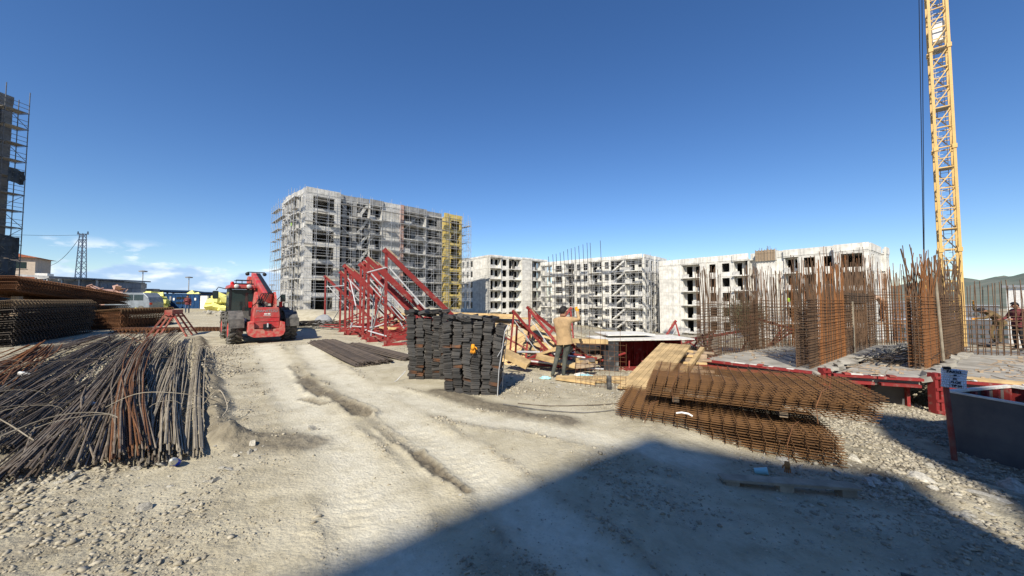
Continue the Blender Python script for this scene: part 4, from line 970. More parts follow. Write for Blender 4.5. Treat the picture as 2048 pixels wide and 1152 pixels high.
# ------------------------------------------------------------------ far things beyond the stacks
def backdrop_left():
    # house with tiled roof
    P = (-98.5, 74); z = .4; t = thing('house', 'cream and orange house with a red tiled roof beyond the scaffold', 'house', (*P, z), R(35))
    W, D, H1, H2 = 6.5, 7, 6.0, 9.6
    t.children
    link('wall', MB().bb(-W/2,W/2,-D/2,D/2,0,H1).mesh('wall', M['orange_plaster']), t); link('upper_wall', MB().bb(-W/2+.02,W/2-.02,-D/2+.02,D/2-.02,H1,H2).mesh('upper_wall', M['plaster']), t)
    MB().prism([(-W/2-.7,H2),(W/2+.7,H2),(0,H2+.9)], -D/2-.6, D/2+.6).build('roof', M['roof'], t)
    for zz in (7.4, 4.0):
        for x in (-2.2, 1.4):
            w = MB().bb(x-.7,x+.7,-D/2-.04,-D/2+.05,zz,zz+1.3).build('window', M['glass'], t); MB().bb(x-.8,x+.8,-D/2-.08,-D/2-.02,zz-.12,zz-.01).build('sill', M['plaster'], w)
    MB().bb(W/2,W/2+1.6,-D/2,-D/2+3,0,H1+.6).build('balcony', M['white'], t)
    link('satellite_dish', MB().lathe([(0,.1),(.3,.05),(.5,-.08)], 12, 'y', (-1,-D/2-.4,H1-.2)).mesh('satellite_dish', M['white']), t)
    # lattice pole and cables
    a = at(166, 467, 60); b = Vector((a.x, a.y, .4)); H = a.z-.4; t = thing('lattice_pole', 'galvanised lattice pole carrying cables beside the house', 'pole', b)
    L = MB()
    for sx in (-1,1):
        for sy in (-1,1): L.beam((sx*.55,sy*.55,0),(sx*.25,sy*.25,H),.09)
    L.build('leg_frame', M['galv'], t, kind='stuff')
    br = MB(); n = 14
    for i in range(n):
        for s in (-1,1):
            w0 = .55-.3*i/n; w1 = .55-.3*(i+1)/n; e = s if i % 2 else -s
            br.beam((-e*w0,-s*w0,H*i/n),(e*w1,-s*w1,H*(i+1)/n),.05); br.beam((s*w0,-e*w0,H*i/n),(s*w1,e*w1,H*(i+1)/n),.05)
    br.build('bracing', M['galv'], t, kind='stuff')
    MB().beam((-.9,0,H-.1),(.9,0,H-.1),.12).beam((-.7,0,H-1),(.7,0,H-1),.1).build('cross_arm', M['galv'], t)
    for x in (-.8,.8): MB().lathe([(.05,0),(.1,.1),(.06,.2),(.1,.3),(.03,.4)], 8, 'z', (x,0,H-.05)).build('insulator', M['grey'], t)
    def cable(p, q, sag, l):
        pts = [Vector(p).lerp(Vector(q), i/16) - Vector((0,0,sag*4*(i/16)*(1-i/16))) for i in range(17)]
        tag(MB().tube([x-pts[0] for x in pts], .03, 4).build('cable', M['black'], loc=pts[0]), l, 'cable')
    cable(at(160,470,60), at(20,469,52), .1, 'straight overhead cable from the lattice pole to the photo edge'); cable(at(160,474,60), at(98,532,66), .9, 'sagging cable from the lattice pole down to the house')
    def lamp_mast(px, top, bot, d, l):
        p = at(px, top, d); b = (p.x, p.y, .2); H = p.z-.2; t = thing('lamp_mast', l, 'lamp mast', b, 0, 'lamp masts on the horizon')
        MB().tube([(0,0,0),(0,0,H)], [.16,.09], 8).build('pole', M['grey'], t)
        MB().lathe([(.1,H),(.75,H+.02),(.8,H+.25),(.1,H+.4)], 12).build('lamp_head', M['grey'], t)
    lamp_mast(286,544,582,85,'lamp mast over the grey block pallets'); lamp_mast(378,556,592,95,'lamp mast above the blue container'); lamp_mast(544,571,600,110,'short lamp mast between the telehandler boom and the tall block')
    # open sheds
    def shed(px0, px1, py, d, l, h=.5, m='grey', dep=8):
        a = at(px0, py, d); b = at(px1, py, d); t = thing('shed', l, 'shed', (a.x, d, .2)); w = b.x-a.x; z = a.z-.2
        MB().prism([(-.5,z),(w+.5,z-.3),(w+.5,z-.1),(-.5,z+.35)], -.6, dep).build('roof', M['black' if m == 'black' else 'grey'], t)
        MB().bb(0,w,.4,dep-.5,0,z-.35).build('wall', M[m], t)
        for i in range(4): MB().bb(w*i/3-.1,w*i/3+.1,-.2,0,0,z-.2).build('post', M['galv'], t)
    shed(92, 196, 556, 58, 'long grey shed roof behind the overhanging rusty stack')
    shed(50, 120, 553, 66, 'low grey outbuilding next to the house')
    shed(312, 348, 583, 62, 'dark shed between the foam heap and the blue container', m='black')
    shed(402, 426, 587, 70, 'dark roof above the right foam heap', m='black'); shed(432, 470, 588, 75, 'distant dark shed behind the telehandler cab', m='black')
    # stacks of grey aerated blocks on pallets
    cube = MB().bb(-.58,.58,-.48,.48,0,.72).mesh('block_pack', M['grey'])
    for i, (px, k, d) in enumerate(((222,5,56),(234,5,55),(247,5,54),(268,5,54),(297,4,56))):
        p = at(px, 600, d); t = thing('block_stack', ['darkest','second','tallest','squarest','last'][i]+' of the grey block stacks behind the silver van, counted along the row', 'block stack', (p.x, p.y, .4), rnd(-.3,.3), 'grey block stacks behind the van')
        for a in range(k):
            for x in (-.6,.6): link('block_pack', cube, t, (x, rnd(-.05,.05), a*.75), (0,0,rnd(-.04,.04)))
    heap = thing('tile_pile', 'heap of pale salmon roof tiles behind the rusty stack', 'tile pile', at(212,610,44))
    tl = MB().bb(-.25,.25,-.4,.4,-.04,.04).mesh('tile', M['salmon'])
    for i in range(40): link('tile', tl, heap, (rnd(-1.6,1.6), rnd(-1,1), rnd(.8,2.3)), (rnd(-.8,.8),rnd(-.8,.8),rnd(0,3)))
    link('core', MB().prism([(-2.2,-1),(2.2,-1),(1.2,1.6),(-.8,1.9)], -1, 1).mesh('core', M['salmon']), heap)
    # van
    P = on(271, 38); t = thing('van', 'dusty silver minivan parked behind the serrated rusty stack', 'van', (P.x, P.y, P.z), R(4))
    prof = [(-2.1,.45),(-2.12,.95),(-1.85,1.15),(-1.35,1.82),(-1.0,1.95),(1.5,1.95),(1.95,1.5),(2.1,1.0),(2.1,.45)]
    bd = MB().prism(prof, -.85, .85).build('body', M['van'], t); md = bd.modifiers.new('bevel','BEVEL'); md.width=.06; md.segments=2
    for x0, x1 in ((-1.2,-.55),(-.45,.55),(.65,1.5)): MB().bb(x0,x1,-.875,-.86,1.2,1.75).build('side_window', M['glass'], t)
    MB().beam((-1.82,-.6,1.2),(-1.42,-.6,1.76),.02).build('mirror', M['black'], t)
    for x in (-1.35,1.35):
        for y in (-.8,.8): MB().lathe([(.05,-.1),(.2,-.1),(.33,-.09),(.33,.09),(.2,.1),(.05,.1)], 16, 'y', (x,y,.33)).build('wheel', M['rubber'], t, True)
    for x in (-2.11,2.1): MB().bb(x-.03,x+.03,-.8,-.55,.75,.95).build('headlight' if x < 0 else 'tail_light', M['lamp_white' if x < 0 else 'lamp_red'], t)
    # blue container
    a = at(329, 617, 46); b = at(398, 617, 46); w = b.x-a.x; h = 1.72
    t = thing('container', 'blue steel container with louvres and white side lettering on the road end', 'container', (a.x, a.y, a.z), 0)
    MB().bb(0,w,0,2.2,-.35,h).build('body', M['blue'], t)
    for i in range(9): MB().bb(.25+i*w/9,.33+i*w/9,-.04,-.003,.1,h-.1).build('rib', M['blue'], t)
    MB().bb(-.02,w+.02,-.06,2.22,h,h+.08).build('roof_rail', M['blue'], t)
    for zz in (.55,1.15):
        for x0 in (1.45, 2.1):
            l = MB().bb(x0,x0+.55,-.055,-.042,zz,zz+.28).build('louvre', M['black'], t)
    for x in (1.05, 3.7): MB().bb(x,x+.2,-.06,-.042,1.0,1.3).build('notice', M['white'], t)
    text('CE', .30, M['white'], t, (.72,-.05,.68), (R(90),R(-90),0), bold=.004)
    for zz, hh in ((.92,.16),(1.11,.13),(1.27,.22)): MB().bb(.61,.83,-.058,-.042,zz,zz+hh).build('worn_lettering', M['grey'], t)
    MB().bb(.02,.12,-.07,-.042,.3,.5).build('lamp', M['insulation'], t)
    a = at(400, 617, 45.5); tag(MB().bb(0,.85,0,.25,-.3,1.55).build('board', M['white'], loc=a, origin=(0,0,0)), 'stained white door panel standing beside the blue container', 'panel')
    # heaps of yellow foam insulation packs
    pk = [MB().bb(-.6,.6,-.3,.3,-.22,.22).mesh('foam_pack', M['foam']), MB().bb(-.5,.5,-.35,.35,-.3,.3).mesh('foam_pack', M['foam']), MB().bb(-.65,.65,-.3,.3,-.14,.14).mesh('foam_pack', M['foam'])]
    def heap_(px0, px1, pyt, d, n, lab, grp):
        for i in range(n):
            px = rnd(px0, px1); f = abs((px-(px0+px1)/2)/((px1-px0)/2)); p = at(px, 616, d+rnd(-2,2)); top = at(px, pyt, d).z
            z = .45 + (top-.45)*(1-.5*f*f)*random.random()**.7
            tag(link('foam_pack', random.choice(pk), None, (p.x, p.y, z), (rnd(-.9,.9), rnd(-.5,.5), rnd(0,3))), lab, 'foam pack', grp)
    heap_(284, 329, 586, 45, 46, 'yellow foam pack in the heap between the van and the blue container', 'foam packs by the van')
    heap_(420, 452, 592, 44, 44, 'yellow foam pack in the tumbled heap on the telehandler side of the container', 'foam packs by the telehandler')
    heap_(376, 402, 588, 50, 16, 'yellow foam pack showing above the blue container roof', 'foam packs above the container')
    for k, (px, d) in enumerate(((430,38),(436,36),(418,39),(440,33),(426,34))):
        for i in range(9):
            p = on(px+rnd(-8,8), d+rnd(-2,2)); tag(link('brick_rubble', ROCKS[i % 9], None, p, (rnd(0,1),rnd(0,1),rnd(0,3))), 'broken salmon rubble lump on the bank below the foam heap', 'rubble', 'salmon rubble on the road bank'); COL.objects[-1].scale = (rnd(.1,.28),)*3
    # dark wire coils right of the telehandler
    p = on(612, 19); t = thing('wire_coil', 'dark heap of coiled wire and mesh beside the telehandler', 'wire coil', p)
    for i in range(26):
        r = rnd(.35,.7); c = Vector((rnd(-.6,1.9), rnd(-.4,.4), rnd(.12,.32))); ti = rnd(-.5,.5); b = MB()
        b.tube([c+Vector((r*math.cos(a), r*.8*math.sin(a), .25*math.sin(a+ti*3)*ti+rnd(-.02,.02))) for a in [2*math.pi*q/14 for q in range(15)]], .018, 4); b.build('coil', M['rebar_dark'], t)
    p = on(648, 20.5); t = thing('bag', 'white cement bag slumped at the foot of the red frames', 'bag', p)
    v, f = ico(3); v = v.copy(); v[:,2] = np.clip(v[:,2], -.4, 1); v *= np.array([.5,.35,.45]); v *= 1+.12*(fbm(v[:,0]*5+3, v[:,2]*5+v[:,1]*4, 3, 9)[:,None]-.5)*2
    me = bpy.data.meshes.new('bag_body'); me.from_pydata((v+np.array([0,0,.18])).tolist(), [], f.tolist()); me.materials.append(M['grey']); link('bag_body', me, t)
backdrop_left()
# ------------------------------------------------------------------ red triangular support frames
def make_frame(label, H=3.1, B=3.1, wedge=True):
    """vertical post at x=0, sloping beam down to x=B, bottom chord, web braces and a white push-pull prop; lies in the local x-z plane"""
    t = thing('support_frame', label, 'support frame', (0,0,0), 0, 'red triangular support frames')
    MB().beam((0,0,0),(0,0,H-.03),.09,.11).build('post', M['red'], t)
    sl = Vector((B,0,.10))-Vector((0,0,H)); d = sl.normalized()
    MB().beam(Vector((0,0,H))-d*.12, Vector((B,0,.10))+d*.1, .11, .16).build('slope_beam', M['red'], t)
    MB().beam((.05,0,.06),(B-.1,0,.06),.08,.09).build('bottom_chord', M['red'], t)
    P = lambda s: Vector((0,0,H)) + sl*s
    for a, s in ((.02,.80),(.75,.72),(.75,.86)): MB().beam((a if a > .1 else .05,0,.12),P(s)-Vector((.02,0,.1)),.06,.07).build('brace', M['red'], t)
    MB().beam((B*.62,0,.1),P(.62)-Vector((0,0,.1)),.05,.06).build('brace', M['red'], t)
    MB().tube([(.08,.03,H*.84),(.62*B,.05,.5)], .028, 8).build('prop', M['white_prop'], t)
    MB().tube([(.30*B,.045,H*.50),(.34*B,.045,H*.44)], .045, 8).build('prop_collar', M['galv'], t)
    if wedge: MB().beam(P(0)+Vector((.02,0,.11))+d*.02, P(.10)+Vector((.04,0,.11)), .14, .05).build('timber_pad', M['wood_old'], t)
    MB().bb(-.09,.09,-.09,.09,0,.03).build('foot_plate', M['red'], t)
    return t
FR = make_frame('tallest red support frame nearest the black stirrup stacks')
def frames():
    spec = [(772,13.2,1.08,8,'tallest red support frame nearest the black stirrup stacks'),
            (738,14.4,1.03,12,'red support frame second from the black stacks'),
            (727,15.2,1.0,10,'red support frame third from the black stacks, close behind the second'),
            (752,16.6,1.03,14,'red support frame standing behind the two tallest ones'),
            (721,16.2,1.0,9,'red support frame in the middle of the row, beside a near twin'),
            (706,17.6,.97,12,'red support frame behind the middle of the row'),
            (692,16.9,1.0,6,'red support frame left of the middle with a white prop in front'),
            (681,18.2,.93,9,'red support frame last but one towards the telehandler'),
            (651,21.0,.88,4,'shortest red support frame at the telehandler end of the row'),
            (700,19.6,.95,16,'red support frame half hidden at the back of the row')]
    for i, (px, d, s, a, l) in enumerate(spec):
        o = FR if i == 0 else copy_tree(FR); p = on(px, d, -.02); o.location = p; o.rotation_euler = (rnd(-.02,.02), rnd(-.015,.015), R(a+12+rnd(-4,4))); o.scale = (s,)*3; o['label'] = l
    # galvanised tubes linking the frames
    for k, (a, b, l) in enumerate(((at(735,545,14.3),at(772,535,13.1),'upper galvanised tube tying the two tallest frames'), (at(652,574,20.8),at(690,571,17),'galvanised tube tying the frames at the telehandler end'),
                    (at(737,662,14.3),at(772,672,13.1),'low galvanised tube between the two tallest frames'), (at(694,652,17),at(745,655,15),'low galvanised tube in the middle of the frame row'),
                    (at(748,590,16),at(742,672,15),'thin dark prop leaning among the red frames'), (at(772,560,13.3),at(745,660,14.5),'dark diagonal prop between the tallest frames'),
                    (at(700,560,17),at(712,612,16),'short white prop in the middle of the frame row'), (at(660,650,20.5),at(690,600,18),'grey prop slanting at the telehandler end'))):
        tag(MB().tube([Vector((0,0,0)), b-a], .026, 8).build('prop_tube', M['white_prop' if k not in (4,5) else 'grey'], loc=a), l, 'prop', 'prop tubes among the red frames')
    # planks and timber beams lying behind and under the frames
    tim = [((-3.6,18.3,1.05),(.3,17.6,.95),.30,.14,'thick pale timber beam resting high behind the tallest frame'), ((-5.2,17.4,.75),(-1.2,16.6,.68),.5,.10,'wide pale plank lying under the sloping frames'),
           ((-6.4,17.2,.45),(-2.6,15.8,.42),.55,.10,'lower pale plank under the sloping frames'), ((-5.6,18.6,1.0),(-2.9,17.9,1.05),.4,.10,'pale plank behind the middle frames'),
           ((-2.6,16.2,.78),(.6,15.4,.62),.40,.08,'long pale plank sloping behind the black stacks'), ((-1.6,17.5,.9),(1.0,17.0,.86),.6,.06,'plywood strip on the heap behind the black stacks'), ((-6.5,18.4,.2),(-2.4,17.2,.25),.7,.16,'dark timber beam at the bottom of the plank pile')]
    for i, (a, b, w, h, l) in enumerate(tim): tag(MB().beam(Vector((0,0,0)), Vector(b)-Vector(a), w, h).build('timber', M['wood' if i < 6 else 'wood_old'], loc=Vector(a)), l, 'timber', 'timbers behind the red frames')
    cr = [((-5.8,17.9),.6),((-3.0,17.0),.3),((-4.6,16.9),.3)]
    for i, ((x, y), h) in enumerate(cr):
        t = thing('timber_crib', ['squat timber crib under the plank pile at the telehandler side','small timber crib under the lower planks','small timber crib under the wide plank','timber crib behind the black stacks','tall timber crib holding up the high beam'][i], 'crib', (x, y, G(x,y)-.05), rnd(0,1))
        for k in range(int((h+.2)/.12)):
            for s in (-1,1): link('block', MB().bb(-.45,.45,-.06,.06,0,.115).mesh('block', M['wood_old']), t, ((0,s*.3,k*.118) if k % 2 else (s*.3,0,k*.118)), (0,0,0 if k % 2 else R(90)))
frames()
M['flatbar'] = mat('dark brown bar', (.115,.09,.07), .7, .15, col2=(.07,.058,.05), scale=4, perobj=.3)
# ------------------------------------------------------------------ flat bundles of dark bars on the road edge
def flat_bars(label, a, b, w, n, m):
    a = Vector(a); b = Vector(b); d = (b-a); nrm = Vector((d.y,-d.x)).normalized(); o = Vector((a.x,a.y,G(a.x,a.y))); t = thing('bar_bundle', label, 'bar bundle', o, 0, 'flat bundles of dark bars')
    for lay in range(3):
        for i in range(n-lay*3):
            u = (i-(n-lay*3-1)/2)/n*w; j0, j1 = rnd(-.12,.12), rnd(-.12,.12); q = rnd(-.015,.015)
            p0 = a+nrm*(u+q)+d.normalized()*j0; p1 = b+nrm*(u*1.05-q)+d.normalized()*j1
            z0 = G(p0.x,p0.y)+.03+lay*.032; z1 = G(p1.x,p1.y)+.03+lay*.032
            MB().tube([Vector((p0.x,p0.y,z0))-o, Vector(((p0.x+p1.x)/2,(p0.y+p1.y)/2,max((z0+z1)/2, G((p0.x+p1.x)/2,(p0.y+p1.y)/2)+.03+lay*.03)))-o, Vector((p1.x,p1.y,z1))-o], .017, 6).build('bar', m, t)
flat_bars('broad flat bundle of dark brown bars on the road edge', (-6.65,13.2), (-3.55,9.75), 1.05, 24, M['flatbar'])
flat_bars('narrower flat bundle of dark bars closer to the red frames', (-5.45,13.0), (-2.85,10.6), .62, 15, M['flatbar'])
# ------------------------------------------------------------------ stacks of black stirrup bundles
def stirrup_meshes():
    out = []
    for k in range(5):
        rs = random.Random(k); b = MB(); n = 5
        for i in range(n):
            z = .004+i*.0125; x0, x1 = -.078+rs.uniform(-.006,.006), .078+rs.uniform(-.006,.006); y = rs.uniform(-.012,.012)
            # one flattened stirrup: front bar, two side bars and the rear bar
            r = .0075
            b.beam((x0,y-.24,z),(x1,y-.24,z),.014,.012); b.beam((x0,y+.24,z),(x1,y+.24,z),.014,.012)
            b.beam((x0,y-.233,z),(x0,y+.233,z),.014,.0118); b.beam((x1,y-.233,z),(x1,y+.233,z),.014,.0118)
        out.append(b)
    return out
SB = stirrup_meshes(); ST_D = [b.mesh('stirrup_bundle', M['stirrup']) for b in SB]; ST_R = [b.mesh('stirrup_bundle', M['stirrup_rust']) for b in SB]
def stirrup_stack(label, loc, rot, cols, rows, w, lean, flare, rust, splay=0.):
    t = thing('stirrup_stack', label, 'stirrup stack', loc, rot, 'stacks of black stirrups')
    dz = .0625
    for c in range(cols):
        ox = (c-(cols-1)/2)*w; k = rows+random.choice((-1,0,0,1)); acc = 0; tl = 0
        phase = rnd(0, 6.3)
        for r in range(k):
            f = r/rows; tl = .86*tl + rnd(-.11,.11); acc = acc*.93 + rnd(-.009,.009)
            tilt = tl*.75 + splay*(c/(cols-1)-.45)*.5*f
            x = ox*(1+flare*f) + acc + lean*f*f
            o = link('stirrup_bundle', random.choice(ST_R if random.random() < rust*(1.6-1.4*f) else ST_D), t, (x, rnd(-.03,.03), .02+r*dz), (rnd(-.03,.03), tilt, rnd(-.09,.09)))
    for i in range(9):       # loose ones thrown on top
        link('stirrup_bundle', random.choice(ST_D), t, (rnd(-.45,.45)*cols*w*.9, rnd(-.15,.2), .03+rows*dz+rnd(0,.06)), (rnd(-.2,.2), rnd(-.3,.3), rnd(0,3)))
    return t
def stirrups():
    p = on(948, 7.35); p.z -= .02
    t = stirrup_stack('nearer black stirrup stack, leaning outwards, with an orange glove on it', p, R(-4), 6, 22, .164, .03, .30, .03, .5)
    # steel straps holding the side
    for x0, x1, y in ((.50,.64,-.30),(.545,.66,.12)):
        MB().tube([(x0,y,.0),(x0+.03,y-.02,.5),(x1,y-.02,1.22),(x1+.06,y+.02,1.34)], .008, 6).build('tie_rod', M['galv'], t)
    MB().tube([(x1+.08*math.cos(a), -.1, 1.27+.06*math.sin(a)) for a in [2*math.pi*i/12 for i in range(13)]], .006, 5).build('wire_loop', M['rebar'], t)
    MB().tube([(.50,-.30,.75),(.66,-.25,1.02)], .007, 5).build('tie_rod', M['galv'], t)
    q = on(866, 8.5); q.z -= .02
    t2 = stirrup_stack('farther black stirrup stack with rusty lower bundles', q, R(10), 6, 22, .168, -.02, .05, .10, .2)
    MB().tube([(-.55,-.3,.22),(-.72,-.42,.05),(-.86,-.5,-.02)], .008, 5).build('tie_rod', M['galv'], t2)
    # glove stuck between the bundles
    gl = thing('glove', 'orange work glove hanging on the nearer black stack', 'glove', (p.x+.02, p.y-.33, p.z+.93), R(-4))
    g = MB(); g.tube([(0,0,.05),(0,-.01,0),(0,-.015,-.05)], [.03,.04,.035], 8); g.build('palm', M['glove'], gl, True)
    for i in range(4): MB().tube([(-.03+i*.02,-.015,-.04),(-.038+i*.025,-.025,-.09-.012*(i in (1,2))),(-.045+i*.03,-.015,-.115-.012*(i in (1,2)))], .010, 6).build('finger', M['glove'], gl, True)
    MB().tube([(.035,-.01,.0),(.07,-.02,-.02),(.08,-.02,-.05)], .011, 6).build('thumb', M['glove'], gl, True)
stirrups()
# ------------------------------------------------------------------ tumbled frames, boards and formwork behind the worker
def pile():
    lab = ['fallen red frame lying slanted beside the nearer black stack', 'fallen red frame with a long dark slope beam left of the worker', 'fallen red frame leaning over the boards behind the worker',
           'fallen red frame sticking up high behind the worker', 'fallen red frame flat on the rubble at the worker\'s feet', 'red frame half buried below the boards left of the worker',
           'fallen red frame with its tip up behind the timber ramp', 'red frame lying at the foot of the rebar cages beside the ramp', 'red frame standing aslant against the first rebar cage', 'red frame lying far back between the two cages', 'second red frame tip showing behind the ramp']
    spec = [(1018,9.9,.44,(6,4,14)),(1050,10.0,.46,(-10,8,6)),(1062,10.7,.50,(14,-4,2)),(1150,12.2,.55,(10,6,166)),(1120,9.9,.36,(-72,-8,20)),(1030,10.6,.42,(30,-12,24)),
            (1372,12.0,.45,(8,15,150)),(1400,13.2,.5,(15,-20,165)),(1455,14.2,.62,(10,-35,175)),(1515,17.0,.7,(20,-30,10)),(1420,12.6,.42,(-10,10,140))]
    for (px, d, s, r), l in zip(spec, lab):
        o = copy_tree(FR); p = on(px, d, .12); o.location = p; o.rotation_euler = tuple(R(a) for a in r); o.scale = (s,)*3; o['label'] = l; o['group'] = 'fallen red frames'
    # yellow plywood sheets and planks
    def board(lbl, c, L, W, T, rot, m='wood', n=0):
        t = thing('timber_board', lbl, 'board', c)
        t.rotation_euler = tuple(R(a) for a in rot)
        if n:
            for i in range(n): link('plank', MB().bb(-L/2+rnd(-.06,.02),L/2+rnd(-.02,.06),-W/2+i*W/n+.006,-W/2+(i+1)*W/n-.006,rnd(0,.006),T).mesh('plank', M[m]), t)
        else:
            o = MB().bb(-L/2,L/2,-W/2,W/2,0,T).build('panel', M[m], t)
    p = on(1050, 10.9); board('pale board panel leaning up behind the fallen frames near the black stack', (p.x, p.y, p.z+.50), 1.5, 1.1, .04, (38,-28,8), n=6)
    p = on(1095, 10.7); board('pale board panel lying slanted directly behind the worker', (p.x, p.y, p.z+.62), 1.3, .8, .04, (32,8,-6), n=5)
    p = on(1030, 9.4); board('short thick pale board end beside the nearer black stack', (p.x, p.y, p.z+.25), .7, .35, .12, (10,24,-15))
    p = on(1160, 10.4); board('long pale beam lying behind the worker at knee height', (p.x, p.y, p.z+.72), 1.5, .2, .12, (0,2,4))
    p = on(1190, 9.0); board('pale plank on the ground between the worker and the dark post', (p.x, p.y, p.z+.02), 1.9, .22, .06, (3,2,8))
    p = on(1150, 8.7); board('pale plank end lying on the rubble right of the boots', (p.x, p.y, p.z+.03), .9, .25, .05, (4,3,-20))
    p = on(1110, 9.6); board('tan board under the fallen slope beam', (p.x, p.y, p.z+.3), 1.0, .3, .06, (10,12,-10))
    p = on(1246, 8.6); board('narrow pale plank lying flat before the red formwork box', (p.x, p.y, p.z+.02), 1.6, .16, .05, (1,0,-8))
    # the ramp of planks leaning up towards the slab
    b0 = Vector((2.55, 7.75, 0)); b0.z = G(b0.x,b0.y)+.04
    t = thing('plank_ramp', 'ramp of pale planks leaning up beside the rebar cages', 'ramp', b0)
    e = at(1350, 691, 10.3); d = e-b0; L = d.length; fx = d.normalized(); side = Vector((0,0,1)).cross(fx).normalized()*-1; up = fx.cross(side)*-1
    up = side.cross(fx)
    t.rotation_euler = Matrix((fx, up.cross(fx), up)).transposed().to_euler()
    for i in range(7): link('plank', MB().bb(rnd(-.08,.03),L+rnd(-.05,.1),-.40+i*.112,-.40+(i+1)*.112-.008,rnd(0,.008),.045).mesh('plank', M['wood']), t)
    for x in (.4, L-.5): link('batten', MB().bb(x-.05,x+.05,-.4,.38,-.06,-.002).mesh('batten', M['wood_old']), t)
    # stacked planks and props under and beside the ramp
    for i in range(14):
        a = at(1385+rnd(-8,26), 700+i*3.4, 10.4-i*.08); L2 = rnd(.5,.95); tag(MB().beam(Vector((0,0,0)), Vector((L2*.9,L2*-.35,rnd(-.05,.05))), rnd(.1,.2), .05).build('plank', M['wood' if i % 4 == 0 else 'wood_old'], loc=a+Vector((-.5,.2,0))), 'short plank in the untidy pile between the ramp and the first cage', 'plank', 'planks piled beside the ramp')
    a = Vector((3.6,8.3,G(3.6,8.3)+.1)); tag(MB().beam(Vector((0,0,0)), at(1405,697,10.4)-a, .1, .09).build('timber', M['wood'], loc=a), 'single pale timber leaning against the plank pile', 'timber')
    # red steel formwork box with black end panel
    c = Vector((3.0, 10.7, G(3.0,10.7)-.05)); t = thing('formwork_box', 'red steel formwork box with a black end panel behind the ramp', 'formwork', c, R(8))
    L, H = 2.0, .92
    MB().bb(0,L,1.05,1.09,0,H).build('rear_panel', M['red'], t)
    for i in range(14): MB().bb(.07+i*L/14,.12+i*L/14,1.0,1.048,0.02,.40).build('rib', M['red'], t)
    for i in range(5): MB().beam((.15+i*.42,.95,.02),(.15+i*.42,.95,H-.02),.045).build('stud', M['red'], t); MB().beam((.2+i*.42,.55,.02),(.42+i*.42,.98,H*.85),.035).build('brace', M['red'], t)
    MB().bb(-.04,0,.0,1.1,0,H).build('end_panel', M['ply_black'], t)
    MB().bb(-.42,.02,-.06,-.02,-.02,H-.03).build('front_panel', M['ply_black'], t)
    MB().bb(L,L+.04,.1,1.1,0,H).build('end_panel', M['red'], t)
    MB().bb(-.5,L+.35,-.1,1.2,H+.004,H+.034).build('lid', M['lime'], t)
    MB().bb(-.1,1.4,.4,1.5,H+.10,H+.13).build('loose_lid', M['lime'], t)
    MB().bb(-.1,L,.98,1.03,H-.1,H-.01).build('top_rail', M['red'], t); MB().bb(0,L,.3,.9,-.02,.02).build('floor_plate', M['red'], t)
    p = on(1216, 7.95); tag(MB().bb(-.045,.045,-.04,.04,-.1,.28).build('stump_post', M['ply_black'], loc=p), 'short black post standing in the rubble before the red formwork box', 'post')
    # upright wire mesh around the worker's rubble patch
    o = on(1150, 8.35); t = thing('mesh_fence', 'thin standing wire mesh right of the worker', 'wire mesh', o, R(-32)); b = MB()
    for i in range(11): b.tube([(i*.11,.0,-.03),(i*.11+rnd(-.03,.03),rnd(-.02,.02),1.05+rnd(-.25,.3))], .0042, 4, False)
    for i in range(9): b.tube([(0,.008,.05+i*.11),(1.1,.008,.05+i*.11+rnd(-.03,.03))], .0042, 4, False)
    b.build('wire_grid', M['rust'], t, kind='stuff')
    # lumps of blue and white rubbish
    for px, d, s, m, l in ((1168,9.3,.16,'cyan','crumpled pale blue plastic sheet on the ground behind the mesh'),(1160,9.5,.12,'white','crumpled white plastic beside the blue sheet'),(1090,8.8,.10,'cyan','small scrap of blue plastic by the boots'),(835,11.2,.25,'white','white plastic sheet lying behind the farther black stack')):
        v, f = ico(3); v = v.copy(); k = fbm(v[:,0]*4+px, v[:,1]*4+v[:,2]*3, 3, 3); v = v*(.6+.8*k[:,None])*np.array([1.3,.8,.45])*s; p = on(px, d, s*.15)
        me = bpy.data.meshes.new('plastic_sheet'); me.from_pydata(v.tolist(), [], f.tolist()); me.materials.append(M[m]); tag(link('plastic_sheet', me, None, p), l, 'plastic')
    # dark mass of scrap bars behind
    for k, (px, d, n, l) in enumerate(((1185,13.5,60,'brown tangle of scrap bars behind the red formwork box'), (1110,13.0,40,'brown tangle of scrap bars behind the worker'), (1290,13.0,40,'brown scrap bars lying behind the lid of the formwork box'))):
        p = on(px, d); t = thing('scrap_heap', l, 'scrap', p, 0, 'scrap heaps'); b = MB()
        for i in range(n):
            a = Vector((rnd(-1.6,1.6), rnd(-.6,.6), rnd(.15,.75))); an = rnd(0,3.1); L = rnd(.5,1.4); b.tube([a, a+Vector((L*math.cos(an), L*.4*math.sin(an), rnd(-.2,.2)))], .012, 4)
        b.build('bars', M['cage'], t, kind='stuff'); link('core', MB().prism([(-1.9,-.3),(1.9,-.3),(1.5,.55),(-1.4,.6)], -.5, .5).mesh('core', M['rebar_dark']), t)
    for k in range(34):       # props and tubes strewn under the standing and the fallen frames
        near = k < 20; px = rnd(670,880) if near else rnd(1020,1190); d = rnd(14.5,18.5) if near else rnd(9.9,11.6); p = on(px, d, rnd(.05,.5)); an = rnd(0,3.1); L = rnd(.8,2.2)*(1 if near else .6)
        tag(MB().tube([(0,0,0),(L*math.cos(an), L*.5*math.sin(an), rnd(-.15,.35))], .024 if k % 3 else .032, 7).build('strewn_prop', M[('white_prop','red','galv','red')[k % 4]], loc=p), 'loose prop tube strewn under the '+('standing red frames' if near else 'fallen red frames behind the worker'), 'prop', 'props strewn under the '+('standing frames' if near else 'fallen frames'))
